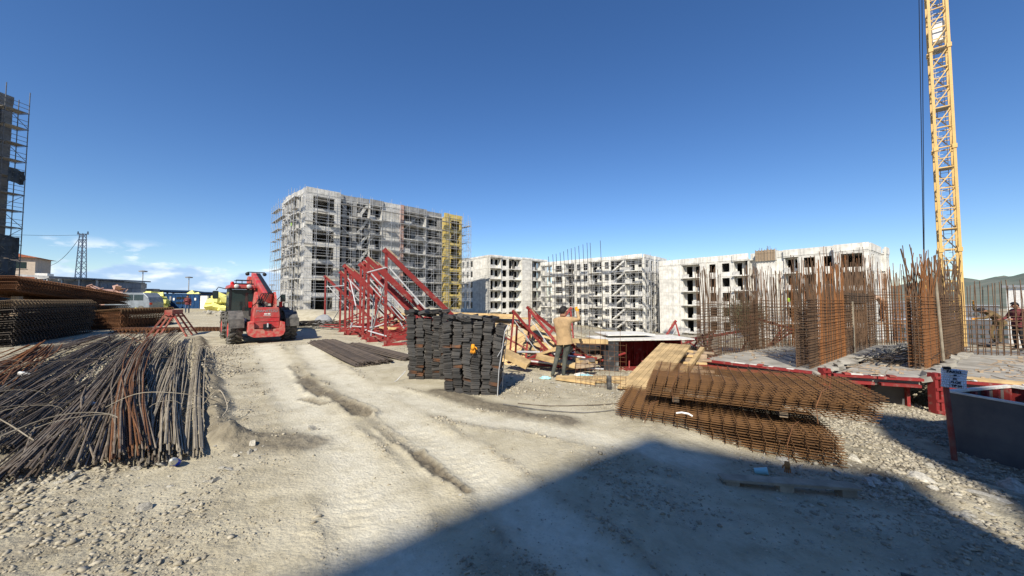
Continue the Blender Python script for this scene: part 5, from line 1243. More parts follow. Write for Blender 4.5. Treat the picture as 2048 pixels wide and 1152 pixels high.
    for k in range(26):
        px = rnd(1025,1185); d = rnd(9.7,11.6); p = on(px, d, rnd(.04,.45)); an = rnd(-.9,.9); L = rnd(.4,1.1); m = ('wood','wood_old','ply_grey','wood_old')[k % 4]
        tag(MB().beam(Vector((0,0,0)), Vector((L*math.cos(an), L*.6*math.sin(an), rnd(-.2,.3))), rnd(.08,.26), rnd(.03,.08)).build('scrap_board', M[m], loc=p), 'short scrap board thrown among the fallen red frames behind the worker', 'board', 'scrap boards among the fallen frames')
    # tall starter bars of a column behind the worker
    P = on(1150, 30); t = thing('starter_bars', 'row of tall thin starter bars rising above the roofs behind the worker', 'rebar', P)
    for i in range(13):
        px = 1098+i*7.6+rnd(-1,1)+(12 if i == 12 else 0); a = at(px+3, 575, 30+i*.15); b = at(px-1, 513-i*2.6+rnd(-2,2), 30+i*.15); MB().tube([Vector((a.x,a.y,P.z))-P, a-P, b-P], .022, 5).build('bar', M['rebar_dark'], t)
pile()
def hoses():
    def hose(pts, r, m, l, nm='hose'):
        P = [Vector((a,b,G(a,b)+r+.004)) for a,b in pts]; q = []
        for i in range(len(P)-1):
            for u in range(8):
                k = u/8; p0=P[max(i-1,0)]; p1=P[i]; p2=P[i+1]; p3=P[min(i+2,len(P)-1)]; w = .5*((2*p1)+(p2-p0)*k+(2*p0-5*p1+4*p2-p3)*k*k+(3*p1-p0-3*p2+p3)*k**3); w.z = max(w.z, G(w.x,w.y)+r); q.append(w)
        tag(MB().tube([x-q[0] for x in q], r, 6).build(nm, m, loc=q[0]), l, nm)
    hose([(2.75,2.72),(3.1,2.52),(3.5,2.44),(3.9,2.55),(4.15,2.62),(4.5,2.45)], .014, M['black_dusty'], 'dark hose snaking over the shaded foreground')
    hose([(-.15,6.35),(.5,6.15),(1.2,6.05),(2.0,6.3)], .009, M['black_dusty'], 'thin black cable lying between the nearer black stack and the wire mesh', 'cable')
    hose([(.1,6.55),(.6,6.45),(1.3,6.5),(1.9,6.6)], .008, M['rebar'], 'thin grey wire lying on the pale ground behind the cable', 'wire')
hoses()
# ------------------------------------------------------------------ raft slabs and their steel edge formwork
SLAB_Z = -.10
def slab(label, poly, group='concrete slabs of the new block'):
    o = Vector((poly[0][0], poly[0][1], SLAB_Z)); t = thing('concrete_slab', label, 'slab', o, 0, group); b = MB(); n = len(poly)
    k = len(b.v)
    for z in (-.16, 0): b.v += [(x-o.x, y-o.y, z) for x, y in poly]
    b.f += [tuple(range(n)), tuple(range(n, 2*n))] + [(i, (i+1) % n, n+(i+1) % n, n+i) for i in range(n)]
    b.build('slab_top', M['slab'], t); return t
M['slab'] = mat('fresh slab concrete', (.40,.38,.33), .92, col2=(.22,.205,.175), scale=1.8, bump=.3, bscale=9)
def gs(px, py):     # point of the slab plane seen at a pixel
    d = (EYE-SLAB_Z)*744/(py-600); return ((px-1024)/744*d, d)
A0, A1, A2, A3 = gs(1396,719), gs(1622,746), gs(1800,689), gs(1530,692)
B0, B1, B2, B3 = gs(1655,748), gs(1832,758), gs(1925,697), gs(1822,690)
C0, C1 = gs(1862,757), gs(2330,800); C2 = (C1[0]+9, C1[1]+4.5); C3 = gs(1945,697)
slab('pale concrete slab before the first rebar cages', [A0, A1, A2, A3]); slab('middle concrete slab with a heap of short bars on it', [B0, B1, B2, B3]); slab('far concrete slab behind the paper sign', [C0, C1, C2, C3])
def edge_form(label, p, q, h=1.0, thick=.10):
    p = Vector((*p,0)); q = Vector((*q,0)); d = q-p; L = d.length; a = math.atan2(d.y, d.x); t = thing('edge_formwork', label, 'formwork', (p.x, p.y, SLAB_Z), a, 'red edge formwork of the slabs')
    n = max(2, int(L/.9))
    for i in range(n):
        x0, x1 = i*L/n+.01, (i+1)*L/n-.01
        f = MB().bb(x0,x1,.45,.49,-h,-.165).build('form_panel', M['ply_grey'], t)
        for x in (x0+.02, x1-.06): MB().bb(x,x+.06,.36,.448,-h,-.165).build('rib', M['red'], f)
    zj = 0
    for i in range(max(2, int(L/1.4))):
        k = max(2, int(L/1.4)); x0, x1 = i*L/k, (i+1)*L/k-.02; zj = rnd(-.02,.015)
        MB().bb(x0,x1,-.17,-.02,.005+zj,.06+zj).build('top_flange', M['red'], t)
        MB().bb(x0+.05,x1-.05,-.18,-.03,-.14+zj,-.08+zj).build('waler', M['red'], t)
        MB().bb(x0+.2,x0+.32,-.19,-.03,.062+zj,.10+zj).build('clamp', M['red_dirty'], t)
    for i in range(int(L*2)):
        x = rnd(0,L-.3); MB().bb(x,x+rnd(.1,.4),-.15,-.03,.058,.075).build('splash', M['lime'], t)
    return t
edge_form('red edge formwork along the front of the first slab', A0, A1); edge_form('red edge formwork along the front of the middle slab', B0, B1); edge_form('red edge formwork of the far slab behind the paper sign', C0, C1)
tag(MB().beam(Vector((0,0,0)), Vector((C1[0]-C0[0], C1[1]-C0[1], 0)), .30, .05).build('timber', M['wood'], loc=Vector((C0[0]+.12, C0[1]+.22, SLAB_Z+.05))), 'pale timber along the edge of the far slab behind the sign', 'timber')
def red_post(label, x, y, h, z=None):
    t = thing('formwork_post', label, 'post', (x, y, G(x,y)-.1)); H = SLAB_Z+h-G(x,y)+.1
    for s in (-.06,.06): MB().bb(s-.035,s+.035,-.08,.08,0,H).build('channel', M['red'], t)
    for i in range(4): MB().bb(-.09,.09,-.10,-.082,H*(i+.5)/4,H*(i+.5)/4+.06).build('plate', M['red'], t)
red_post('red double post at the joint between the first two slabs', (A1[0]+B0[0])/2, A1[1]-.12, .16); red_post('red double post left of the paper sign', (B1[0]+C0[0])/2, B1[1]-.12, .18)
# ------------------------------------------------------------------ rebar cages
def cage(label, p, q, th, hm, hb, sv, sh, m='cage', m2=None, lean=.03, tall=.25, z=SLAB_Z, rv=.0105, lintel=None, group='rebar wall and column cages'):
    p = Vector((*p,0)); q = Vector((*q,0)); d = q-p; L = d.length; a = math.atan2(d.y, d.x); t = thing('rebar_cage', label, 'rebar cage', (p.x, p.y, z), a, group)
    v = MB(); v2 = MB(); n = max(2, int(L/(sv*.92)))
    for i in range(n+1):
        for y in (0, th):
            x = i*L/n+rnd(-.02,.02); h = hb+rnd(-tall,tall); lx = random.gauss(0, lean)*.35; ly = random.gauss(0, lean)*.35
            (v2 if (m2 and random.random() < .4) else v).tube([(x,y,-.02),(x+rnd(-.01,.01),y+rnd(-.01,.01),hm),(x+lx*(h-hm)*4,y+ly*(h-hm)*4,h)], rv, 4, False)
    v.build('vertical_bars', M[m], t, kind='stuff'); 
    if m2: v2.build('rust_streaked_bars', M[m2], t, kind='stuff')
    hbm = MB(); k = int(hm/sh)
    for j in range(k):
        zz = .08+j*sh+rnd(-.015,.015)
        if lintel and lintel[0] < zz < lintel[1]: segs = [(0, lintel[2]*L), (lintel[3]*L, L)]
        else: segs = [(0, L)]
        for y in (-.012, th+.012):
            for x0, x1 in segs: hbm.tube([(x0-.05,y,zz+rnd(-.01,.01)),((x0+x1)/2,y+rnd(-.01,.01),zz-.006),(x1+.05,y,zz+rnd(-.01,.01))], rv*.8, 4, False)
        for x in (0, L): hbm.tube([(x,-.012,zz),(x,th+.012,zz)], rv*.8, 4, False)
        if j % 2 == 0:
            for i in range(0, n, 3): hbm.tube([(i*L/n,0,zz),(i*L/n,th,zz)], rv*.6, 4, False)
    hbm.build('horizontal_bars', M[m], t, kind='stuff')
    return t
def along(a, b, s): return (a[0]+(b[0]-a[0])*s, a[1]+(b[1]-a[1])*s)
def cages():
    w0, w1 = gs(1408,717), gs(1440,709); cage('slim cage with tall starter bars at the near corner of the first slab', w0, w1, .22, 1.75, 2.75, .10, .085, tall=.15)
    cage('wide see-through cage behind the ramp, before the olive tree', along(w1,gs(1530,697),.05), gs(1525,697), .18, 1.75, 2.05, .15, .13, tall=.25)
    cage('dense cage column right of the olive tree', gs(1500,700), gs(1535,696), .25, 1.9, 2.9, .10, .10, tall=.2)
    cage('long back cage along the rear edge of the first slab', gs(1532,694), gs(1622,694), .25, 1.9, 2.75, .15, .13, m2='cage_rust', tall=.35)
    c0, c1 = gs(1614,737), gs(1748,689)
    cage('dark narrow cage at the near end of the tall rusty wall', c0, along(c0,c1,.09), .28, 1.85, 2.75, .075, .07, tall=.3)
    cage('bright rust orange wall cage in the middle of the slabs', along(c0,c1,.10), along(c0,c1,.44), .28, 1.85, 2.55, .085, .09, m='cage_rust', m2='cage', tall=.4)
    cage('brown wall cage with a dark lintel over a doorway', along(c0,c1,.45), along(c0,c1,1.0), .28, 2.05, 2.9, .16, .09, tall=.35, lintel=(.05,1.6,.2,.72))
    # lintel cage of dense bars over the doorway
    a = along(c0,c1,.50); b = along(c0,c1,.92); d = Vector((b[0]-a[0], b[1]-a[1],0)); t = thing('lintel_cage', 'dense dark lintel cage over the doorway in the brown wall cage', 'rebar cage', (a[0]-.05, a[1]-.02, SLAB_Z+1.72), math.atan2(d.y,d.x)); m_ = MB()
    for i in range(26): m_.tube([(-.1,rnd(0,.3),rnd(0,.3)),(d.length+.1,rnd(0,.3),rnd(0,.3))], .012, 4, False)
    for i in range(30): x = i*d.length/30; m_.tube([(x,-.02,-.02),(x,.32,-.02),(x,.32,.32),(x,-.02,.32),(x,-.02,-.02)], .008, 4, False)
    m_.build('bars', M['rebar_dark'], t, kind='stuff')
    tag(MB().tube([(0,0,0),(0,0,1.75)], .045, 8).build('prop', M['rebar_tan'], loc=(*along(c0,c1,.56), SLAB_Z)), 'thin brown prop standing in the doorway of the wall cage', 'prop')
    cage('far thin cage behind the man on the plank', gs(1745,690), gs(1803,688), .25, 2.2, 3.0, .14, .12, m2='cage_rust', tall=.4)
    cage('cage of tall bars rising behind the lintel', gs(1690,692), gs(1745,686), .25, 2.3, 3.7, .16, .14, m2='cage_rust', tall=.4)
    cage('second row cage behind the dense column by the tree', gs(1545,690), gs(1615,690), .25, 1.9, 2.7, .12, .12, tall=.4)
    cage('thin cage of tall bars above the lintel cage', gs(1668,700), gs(1700,692), .3, 2.0, 3.3, .12, .13, m2='cage_rust', tall=.5)
    cage('far cage between the man on the plank and the column group', gs(1772,684), gs(1815,684), .25, 2.2, 2.9, .13, .14, m='cage_rust', tall=.3)
    # right hand column group
    e0, e1 = gs(1842,738), gs(1920,706)
    cage('dark leaning bars of the cage left of the paper sign', gs(1826,737), e0, .26, 1.85, 3.0, .07, .075, tall=.3, lean=.06)
    cage('rust orange column cage above the paper sign', e0, along(e0,e1,.40), .28, 1.9, 2.75, .08, .09, m='cage_rust', m2='cage', tall=.4, lean=.05)
    cage('brown column cage between the paper sign and the crane', along(e0,e1,.45), e1, .28, 1.9, 3.0, .10, .085, tall=.35, lean=.05)
    tag(MB().tube([(0,0,0),(-.12,0,2.55)], .035, 8).build('prop', M['rebar_tan'], loc=(*gs(1880,727), SLAB_Z)), 'thick pale pole standing before the brown column cage', 'prop')
    cage('long open wall cage in front of the two far workers', gs(1922,708), gs(2330,722), .2, 1.75, 2.35, .17, .15, tall=.12, lean=.015)
    # low tangle of bars along the joint between the slabs
    for k, (a, b, l) in enumerate(((A1, A2, 'rough concrete kerb with bar ends along the joint of the first two slabs'), (B1, B2, 'rough concrete kerb with bar ends along the joint by the paper sign'))):
        d = Vector((b[0]-a[0], b[1]-a[1], 0)); L = d.length; t = thing('rough_kerb', l, 'kerb', (a[0]+.05, a[1], SLAB_Z), math.atan2(d.y,d.x))
        m_ = MB(); N_ = 30
        for i in range(N_):
            s = L*i/N_; m_.box((s+rnd(-.05,.05), rnd(-.12,.02), rnd(0,.05)), (rnd(.15,.4), rnd(.12,.3), rnd(.06,.14)), Matrix.Rotation(rnd(-.6,.6),3,'Z') @ Matrix.Rotation(rnd(-.4,.4),3,'X'))
        m_.build('concrete_lumps', M['slab'], t, kind='stuff')
    p = gs(1775,728); t = thing('bar_heap', 'heap of short dark bars lying on the middle slab', 'bar heap', (*p, SLAB_Z)); m_ = MB()
    for i in range(60):
        a = Vector((rnd(-.7,.7), rnd(-.5,.5), rnd(.02,.28))); an = random.gauss(.5,.35); m_.tube([a, a+Vector((math.cos(an), math.sin(an), rnd(-.1,.1)))*rnd(.4,1.0)], .012, 4)
    m_.build('bars', M['rebar_dark'], t, kind='stuff'); 
    p = gs(1812,716); t = thing('bar_heap', 'dark bundle of bars at the far end of the middle slab', 'bar heap', (*p, SLAB_Z)); m_ = MB()
    for i in range(40):
        a = Vector((rnd(-.3,.3), rnd(-.3,.3), rnd(.02,.35))); m_.tube([a, a+Vector((rnd(.3,.9), rnd(-.3,.6), rnd(-.1,.1)))], .012, 4)
    m_.build('bars', M['rebar_dark'], t, kind='stuff')
cages()
def slab_debris():
    b = MB()
    for (p, q, r, n) in ((A0, A1, A2, 90), (B0, B1, B2, 130), (C0, C1, C2, 160)):
        for i in range(n):
            u, v = random.random(), random.random(); x = p[0]+(q[0]-p[0])*u*.8+(r[0]-q[0])*v*.75+.2; y = p[1]+(q[1]-p[1])*u*.8+(r[1]-q[1])*v*.75+.25; k = random.random()
            if k < .55: b.box((x,y,SLAB_Z+.012), (rnd(.02,.10), rnd(.02,.08), rnd(.015,.05)), Matrix.Rotation(rnd(0,3),3,'Z'))
            else: a = rnd(0,3.1); L = rnd(.2,.9); b.tube([(x,y,SLAB_Z+.012),(x+L*math.cos(a),y+L*math.sin(a)*.6,SLAB_Z+.02+rnd(0,.05))], .008, 4)
    tag(b.build('debris', M['wood_old'], kind='stuff'), 'offcuts and small debris strewn over the concrete slabs', 'debris')
slab_debris()
# ------------------------------------------------------------------ two stacks of welded wire mesh
def wire_mesh_stacks():
    ang = R(-25); L, W = 2.62, 1.35
    me = mesh_sheet(L, W, .10, .15, .0055, .006, M['rust_mesh'], .09)
    P = Vector((1.72, 5.84)); ZB = -.37
    t = mesh_stack('wire_mesh_stack', 'lower stack of rusty welded wire mesh sheets lying on the ground', (P.x, P.y, ZB), ang, L, W, 14, .034, me, 0, .006, .010, z=-.01, drift=(-.04,.02), yaw=.0015, yjit=.003)
    for o in t.children: o.rotation_euler.y += .040
    t.rotation_euler.y = 0
    top = mesh_stack('wire_mesh_stack', 'upper stack of rusty welded wire mesh sheets set back on the lower one', (P.x+.42, P.y+.04, ZB), ang, L, W, 10, .034, me, 0, .006, .010, z=.575, drift=(.14,.02), yaw=.0015, yjit=.003)
    for o in top.children: o.rotation_euler.y += .022
    for i, x in enumerate((.5, 1.9)): tag(MB().bb(-.05,.05,0,W-.1,0,.09).build('spacer_timber', M['wood_old'], loc=(P.x+.40+x*math.cos(ang), P.y+.30+x*math.sin(ang), ZB+.48-x*.035)), ('spacer timber between the mesh stacks at the worker end' if i == 0 else 'spacer timber between the mesh stacks at the sign end'), 'timber', 'spacer timbers')
    for o in COL.objects[-2:]: o.rotation_euler.z = ang
    # lifting loops of wire around the sheets
    for tt, z0, h in ((t, .02, .48), (top, .58, .34)):
        for x in (.35, L-.55):
            MB().tube([(x,-.12,z0-.02-x*.045),(x-.02,-.14,z0+h*.6-x*.045),(x+.06,-.08,z0+h+.05-x*.045),(x+.16,.1,z0+h+.06-x*.045)], .005, 5).build('binding_wire', M['rust'], tt)
wire_mesh_stacks()
def small_things():
    # broken pallet
    a = Vector((2.25,4.06)); b = Vector((3.50,3.86)); d = b-a; ang = math.atan2(d.y,d.x); z = min(G(*a), G(*b))-.02
    t = thing('pallet', 'half buried broken wooden pallet in front of the lower mesh stack', 'pallet', (a.x, a.y, z), ang); L = d.length
    M['pallet'] = mat('pale dusty timber', (.36,.30,.22), .85, var=.3, scale=6, perobj=.15)
    for k, x in enumerate((.08, L*.47, L-.10)): MB().bb(x-.065,x+.065,-.05,.08,-.04,.105).build('block', M['pallet'], t)
    MB().prism([(-.02,.107),(L-.05,.107),(L+.03,.118),(L-.04,.135),(-.02,.13)], -.06, .09).build('board', M['pallet'], t)
    MB().bb(L*.55,L,.02,.10,-.02,.003).build('lower_board', M['pallet'], t)
    # glove, mask, rusty lump, bottle
    g = thing('glove', 'orange rubber glove hanging on the wires of the lower mesh stack', 'glove', (3.20,4.42,G(3.2,4.42)+.03), R(-20)); g.scale = (.7,)*3; M['glove_dirty'] = mat('dirty orange rubber', (.46,.19,.06), .7, var=.4, scale=20)
    MB().tube([(0,0,.17),(.0,-.01,.12),(.0,-.015,.07)], [.035,.045,.04], 10).build('palm', M['glove_dirty'], g, True)
    for i in range(4): MB().tube([(-.03+i*.02,-.015,.08),(-.036+i*.024,-.025,.035),(-.04+i*.027,-.02,.0-.008*(i in (1,2)))], .010, 6).build('finger', M['glove_dirty'], g, True)
    MB().tube([(-.03,-.01,.12),(-.06,-.02,.10),(-.07,-.02,.06)], .011, 6).build('thumb', M['glove_dirty'], g, True)
    c = thing('plastic_cup', 'crushed pale cyan plastic cup lying at the foot of the lower mesh stack', 'cup', (2.86,4.36,G(2.86,4.36)+.035), R(30)); c.rotation_euler = (R(80),R(10),R(60))
    MB().lathe([(.001,-.07),(.03,-.07),(.042,.06),(.044,.062),(.038,.06),(.027,-.065)], 14).build('cup_body', M['cyan'], c, True)
    tag(link('rust_lump', ROCKS[2], None, (3.52,4.12,G(3.52,4.12)+.03), (0,0,1)), 'small orange lump at the near corner of the lower mesh stack', 'lump'); COL.objects[-1].scale = (.06,.04,.035); COL.objects[-1].data = ROCKS[2].copy(); COL.objects[-1].data.materials[0] = M['glove']
    s = thing('white_strip', 'curved white plastic strip caught in the lower mesh stack', 'strip', (2.42,5.28,.14), R(-30)); MB().tube([(-.1,-.1,-.01),(-.03,-.12,.015),(.05,-.12,.01),(.1,-.1,-.02)], .012, 6).build('strip', M['white'], s)
    x, y = -3.42, 3.86; t = thing('bottle', 'empty water bottle with a blue wrapper beside the pale bundle', 'bottle', (x, y, G(x,y)+.045), R(70)); t.rotation_euler = (R(62),0,R(25))
    MB().lathe([(.001,-.10),(.034,-.10),(.036,-.03)], 12).build('base', M['lamp_white'], t, True); MB().lathe([(.0365,-.03),(.0365,.05)], 12).build('wrapper', M['bottle'], t, True); MB().lathe([(.036,.05),(.034,.08),(.013,.115),(.013,.13),(.001,.13)], 12).build('neck', M['lamp_white'], t, True)
    for x, y, s, l in ((-6.2,5.6,.07,'white plastic lump lying among the dark bars'), (-9.6,7.4,.10,'pale plastic lump lying on the rusty tangle'), (-11.2,9.9,.12,'cream stone block behind the rusty tangle')):
        o = link('plastic_lump', ROCKS[1].copy(), None, (x, y, G(x,y)+.14), (0,.2,1)); o.scale = (s*1.6,s,s*.8); o.data.materials[0] = M['white']; tag(o, l, 'lump')
small_things()
# ------------------------------------------------------------------ paper sign and the dark formwork box
def sign():
    b = Vector((7.0, 6.0)); z = G(*b)-.1; t = thing('sign', 'paper sign on a red brown steel post by the formwork box', 'sign', (b.x, b.y, z), R(-30))
    top = at(1880, 740, 6.0).z - z
    MB().tube([(0,0,0),(-.07,0,top)], .035, 8).build('post', M['red_dirty'], t)
    W, H = .28, .30; zc = at(1881,757,5.95).z-z; c = 8; bm_ = MB(); P = lambda i,j: Vector((-.06-W/2+W*i/c, -.06-.012*math.sin(i*1.1+j*.6)-.015*(j/c)*math.sin(i), zc-H/2+H*j/c))
    for i in range(c):
        for j in range(c): bm_.quad(P(i,j), P(i+1,j), P(i+1,j+1), P(i,j+1))
    s = bm_.build('paper_sheet', M['paper'], t, True); s.rotation_euler = (0, R(3), 0)
    md = s.modifiers.new('solid','SOLIDIFY'); md.thickness = .002
    for k, (w, sz, dx) in enumerate((('PARSEL',.075,-.01),('49',.05,.0),('E3',.055,.0),('BLOK',.062,.02),('TIP 04',.062,.03))):
        o = text(w, sz*.70, M['ink'], s, (-.055+dx*.6, -.083, zc+H/2-.045-k*.054), (R(90),0,0), ext=.003, bold=.0016)
    MB().bb(-.10,-.02,-.09,-.03,zc+H/2-.01,zc+H/2+.03).build('clip', M['black'], t)
sign()
def form_box():
    p = Vector((7.42, 6.42)); z = G(7.6,5.6)-.2; top = .13
    t = thing('formwork_box', 'dark plywood formwork box with red ribs and splashed white rim', 'formwork', (p.x, p.y, z), R(-76)); H = top-z; L = 4.6; D = 1.6
    for i in range(4): MB().bb(i*L/4+.004,(i+1)*L/4-.004,0,.03,0,H).build('front_panel', M['ply_grey'], t)
    MB().bb(0,.03,.032,D,0,H).build('side_panel', M['ply_grey'], t); MB().bb(0,L,D,D+.03,0,H).build('rear_panel', M['red'], t)
    MB().bb(-.03,L,-.02,.05,H+.002,H+.03).build('rim', M['lime'], t); MB().bb(-.03,.06,.052,D+.04,H+.002,H+.035).build('rim', M['lime'], t); MB().bb(.062,L,D-.06,D+.05,H+.004,H+.05).build('rim', M['lime'], t)
    for i in range(15):
        x = .25+i*.3; MB().bb(x,x+.06,D-.10,D-.002,0,H-.002).build('rib', M['white'] if 2 < i < 12 else M['red'], t)
        MB().bb(x,x+.05,.032,.10,0,H-.002).build('rib', M['red'], t)
    for i in range(5): MB().bb(.032,.10,.2+i*.3,.26+i*.3,0,H-.002).build('rib', M['red'], t)
    MB().bb(.05,L,.102,.13,H-.16,H-.04).build('waler', M['red'], t)
form_box()
# ------------------------------------------------------------------ tower crane
def crane():
    base = Vector((31.9, 27.0)); z = G(31.9,27)-.5; t = thing('tower_crane', 'yellow lattice tower crane mast rising out of the picture', 'crane', (base.x, base.y, z), R(-42)); w = .45; H = 37.5; n = 25; sec = H/n
    leg = MB().bb(-.075,.075,-.075,.075,0,sec-.01).mesh('leg', M['crane'])
    for i in range(n):
        for sx in (-1,1):
            for sy in (-1,1): link('leg', leg, t, (sx*w, sy*w, i*sec))
        b = MB(); c = [(-w,-w),(w,-w),(w,w),(-w,w)]
        for k in range(4):
            a = Vector((*c[k],0)); e = Vector((*c[(k+1)%4],0)); z0, z1 = i*sec, (i+1)*sec
            b.beam(a+Vector((0,0,z0+.05)), e+Vector((0,0,z0+.05)), .07)
            m_ = (a+e)/2
            if k % 2 == 0: b.beam(a+Vector((0,0,z0+.08)), e+Vector((0,0,z1)), .06); b.beam(e+Vector((0,0,z0+sec*.5)), a+Vector((0,0,z0+sec*.5)), .05)
            else: b.beam(e+Vector((0,0,z0+.08)), a+Vector((0,0,z1)), .06)
        b.build('bracing', M['crane'], t)
        if i % 3 == 0: MB().bb(-w+.1,w-.1,-w+.1,w-.1,i*sec+.0,i*sec+.04).build('landing', M['grey'], t)
        if i % 5 == 4:
            for sx in (-1,1):
                for sy in (-1,1): MB().bb(sx*w-.12,sx*w+.12,sy*w-.12,sy*w+.12,(i+1)*sec-.15,(i+1)*sec+.15).build('joint_plate', M['crane'], t)
    ld = MB()
    for s in (-.2,.2): ld.tube([(s,w*.55,0),(s,w*.55,H)], .025, 5, False)
    for i in range(int(H/.35)): ld.tube([(-.2,w*.55,i*.35),(.2,w*.55,i*.35)], .018, 4, False)
    ld.build('ladder', M['galv'], t)
    cw = MB().bb(-.28,.34,-.2,.36,23.2,24.6).build('climbing_unit', M['white'], t)
    # slewing unit, jib and counterjib above the frame
    MB().lathe([(1.0,H),(1.25,H+.2),(1.25,H+.9),(.9,H+1.0)], 20).build('slewing_ring', M['crane'], t)
    j = MB()
    for s in range(-10, 34):
        x0, x1 = s*1.5, (s+1)*1.5
        for y in (-.6,.6): j.beam((x0,y,H+1.1),(x1,y,H+1.1),.1); j.beam((x0,y,H+1.1),(x0+.75,0,H+2.2),.06); j.beam((x0+.75,0,H+2.2),(x1,y,H+1.1),.06)
        j.beam((x0+.75,0,H+2.2),(x1+.75,0,H+2.2),.1)
    j.build('jib', M['crane'], t)
    for i in range(5): MB().bb(-15+i*.5,-14.55+i*.5,-.7,.7,H-.6,H+1.0).build('counterweight', M['concrete'], t)
    # hoist ropes hang beside the mast
    a = at(1841, 0, 26); o = Vector((a.x, a.y, 0)); r = thing('hoist_rope', 'pair of dark hoist ropes hanging beside the crane mast', 'rope', (o.x, o.y, 0))
    for dx, b0, b1 in ((0, at(1838,0,26), at(1848,560,26)), (0, at(1844,0,26.2), at(1849,560,26))): MB().tube([b0-o, b1-o], .022, 4).build('strand', M['black'], r)
    MB().lathe([(.02,0),(.14,-.15),(.16,-.45),(.08,-.6)], 10, 'z', at(1848.5,560,26)-o).build('hook_block', M['crane'], r)
crane()
# ------------------------------------------------------------------ olive tree and distant town
def tree():
    P = at(1512, 690, 22); z = G(P.x, P.y); top = at(1490, 575, 22).z; t = thing('olive_tree', 'sparse olive tree standing behind the see-through cage', 'tree', (P.x, P.y, z)); H = top-z
    tr = MB(); rs = random.Random(4)
    tips = []
    def limb(p, d, L, r, k):
        q = p + d*L; m_ = (p+q)/2 + Vector((rs.uniform(-.1,.1), rs.uniform(-.1,.1), 0))*L; tr.tube([p, m_, q], [r, r*.8, r*.6], 6)
        if k == 0: tips.append(q); return
        for i in range(3):
            nd = (d + Vector((rs.uniform(-.8,.8), rs.uniform(-.8,.8), rs.uniform(-.1,.7)))).normalized(); limb(q, nd, L*rs.uniform(.55,.8), r*.55, k-1)
            tips.append(q)
    limb(Vector((0,0,-.2)), Vector((-.15,0,1)).normalized(), H*.34, .14, 3)
    limb(Vector((.1,0,-.2)), Vector((-.4,.1,.9)).normalized(), H*.3, .11, 3)
    tr.build('trunk', M['bark'], t)
    lf = MB()
    for i in range(5200):
        c = rs.choice(tips) + Vector((rs.gauss(0,.28), rs.gauss(0,.28), rs.gauss(0,.26)))
        a = Vector((rs.gauss(0,1), rs.gauss(0,1), rs.gauss(0,1))).normalized(); b = a.orthogonal().normalized()*.022; a = a*rs.uniform(.05,.10)
        lf.quad(c-a, c+b, c+a, c-b)
    lf.build('crown', M['leaf'], t)
tree()
def town():
    spec = [(1815,605,690,150,14,'pale far apartment house seen between the cages'),(1832,640,690,120,10,'low far grey house below the hills'),(1965,612,690,170,26,'wide far grey housing block behind the far workers'),(1990,640,700,130,18,'lower far housing block behind the far workers'),(2066,575,690,60,2.5,'white building end behind the far worker at the photo edge'),(1800,655,690,140,12,'small far house beside the white block'),(2020,650,700,150,20,'far pale house row at the foot of the hills'),(1935,630,690,200,24,'far dark housing block beside the crane'),(1860,650,690,260,30,'distant town block behind the column cages')]
    for i, (px, pt, pb, d, w, l) in enumerate(spec):
        a = at(px, pt, d); b = at(px, pb, d); h = a.z-b.z+6; t = thing('town_building', l, 'building', (b.x, b.y, b.z-6), rnd(-.4,.4), 'far town buildings'); D = 2 if i == 4 else 10
        m = M['white'] if i == 4 else M['city']
        MB().bb(-w/2,w/2,0,D,0,h).build('wall', m, t); MB().bb(-w/2-.3,w/2+.3,-.3,D+.3,h+.003,h+.4).build('roof', M['grey'], t)
        nf = int(h/3); nb = max(2,int(w/3.2)); win = MB().bb(-.65,.65,-.05,.05,0,1.4).mesh('window', M['glass'])
        for f in range(max(0,nf-5), nf):
            for k in range(nb): link('window', win, t, (-w/2+w*(k+.5)/nb, 0, f*3+1.0))
    for k in range(26):
        az = R(46+rnd(0,26)); rr = rnd(500,1500); x, y = rr*math.sin(az), rr*math.cos(az); w = rnd(10,22); h = rnd(8,20); z = G(x,y)
        t = link('town_house', MB().bb(-w/2,w/2,-6,6,-5,h).mesh('town_house', M['city' if k % 3 else 'white']), None, (x,y,z), (0,0,rnd(0,3))); tag(t, 'tiny distant house of the town below the hills', 'building', 'distant town houses')
town()
# ------------------------------------------------------------------ people
PEOPLE = []
def pose(**kw):
    J = dict(pelvis=(0,0,.95), spine=(0,0,1.14), chest=(0,.01,1.36), neck=(0,.0,1.49), headb=(0,.025,1.57), head=(0,.035,1.64), headtop=(0,.02,1.70),
      sh_r=(.18,0,1.42), el_r=(.25,-.03,1.14), wr_r=(.25,.06,.90), sh_l=(-.18,0,1.42), el_l=(-.25,-.03,1.14), wr_l=(-.25,.06,.90),
      hip_r=(.095,0,.90), kn_r=(.11,.03,.50), an_r=(.11,-.02,.09), toe_r=(.13,.14,.045), hip_l=(-.095,0,.90), kn_l=(-.11,.03,.50), an_l=(-.11,-.02,.09), toe_l=(-.13,.14,.045))
    J.update(kw); return {k: Vector(v) for k, v in J.items()}
RAD = dict(pelvis=.145, spine=.135, chest=.155, neck=.056, headb=.078, head=.092, headtop=.062, sh=.078, el=.052, wr=.036, hip=.098, kn=.066, an=.047, toe=.042)
BONES = [('pelvis','spine','shirt'),('spine','chest','shirt'),('chest','neck','shirt'),('neck','headb','skin'),('headb','head','skin'),('head','headtop','skin')]
for s in 'rl': BONES += [('chest','sh_'+s,'shirt'),('sh_'+s,'el_'+s,'sleeve'),('el_'+s,'wr_'+s,'sleeve'),('pelvis','hip_'+s,'legs'),('hip_'+s,'kn_'+s,'legs'),('kn_'+s,'an_'+s,'legs'),('an_'+s,'toe_'+s,'boots')]
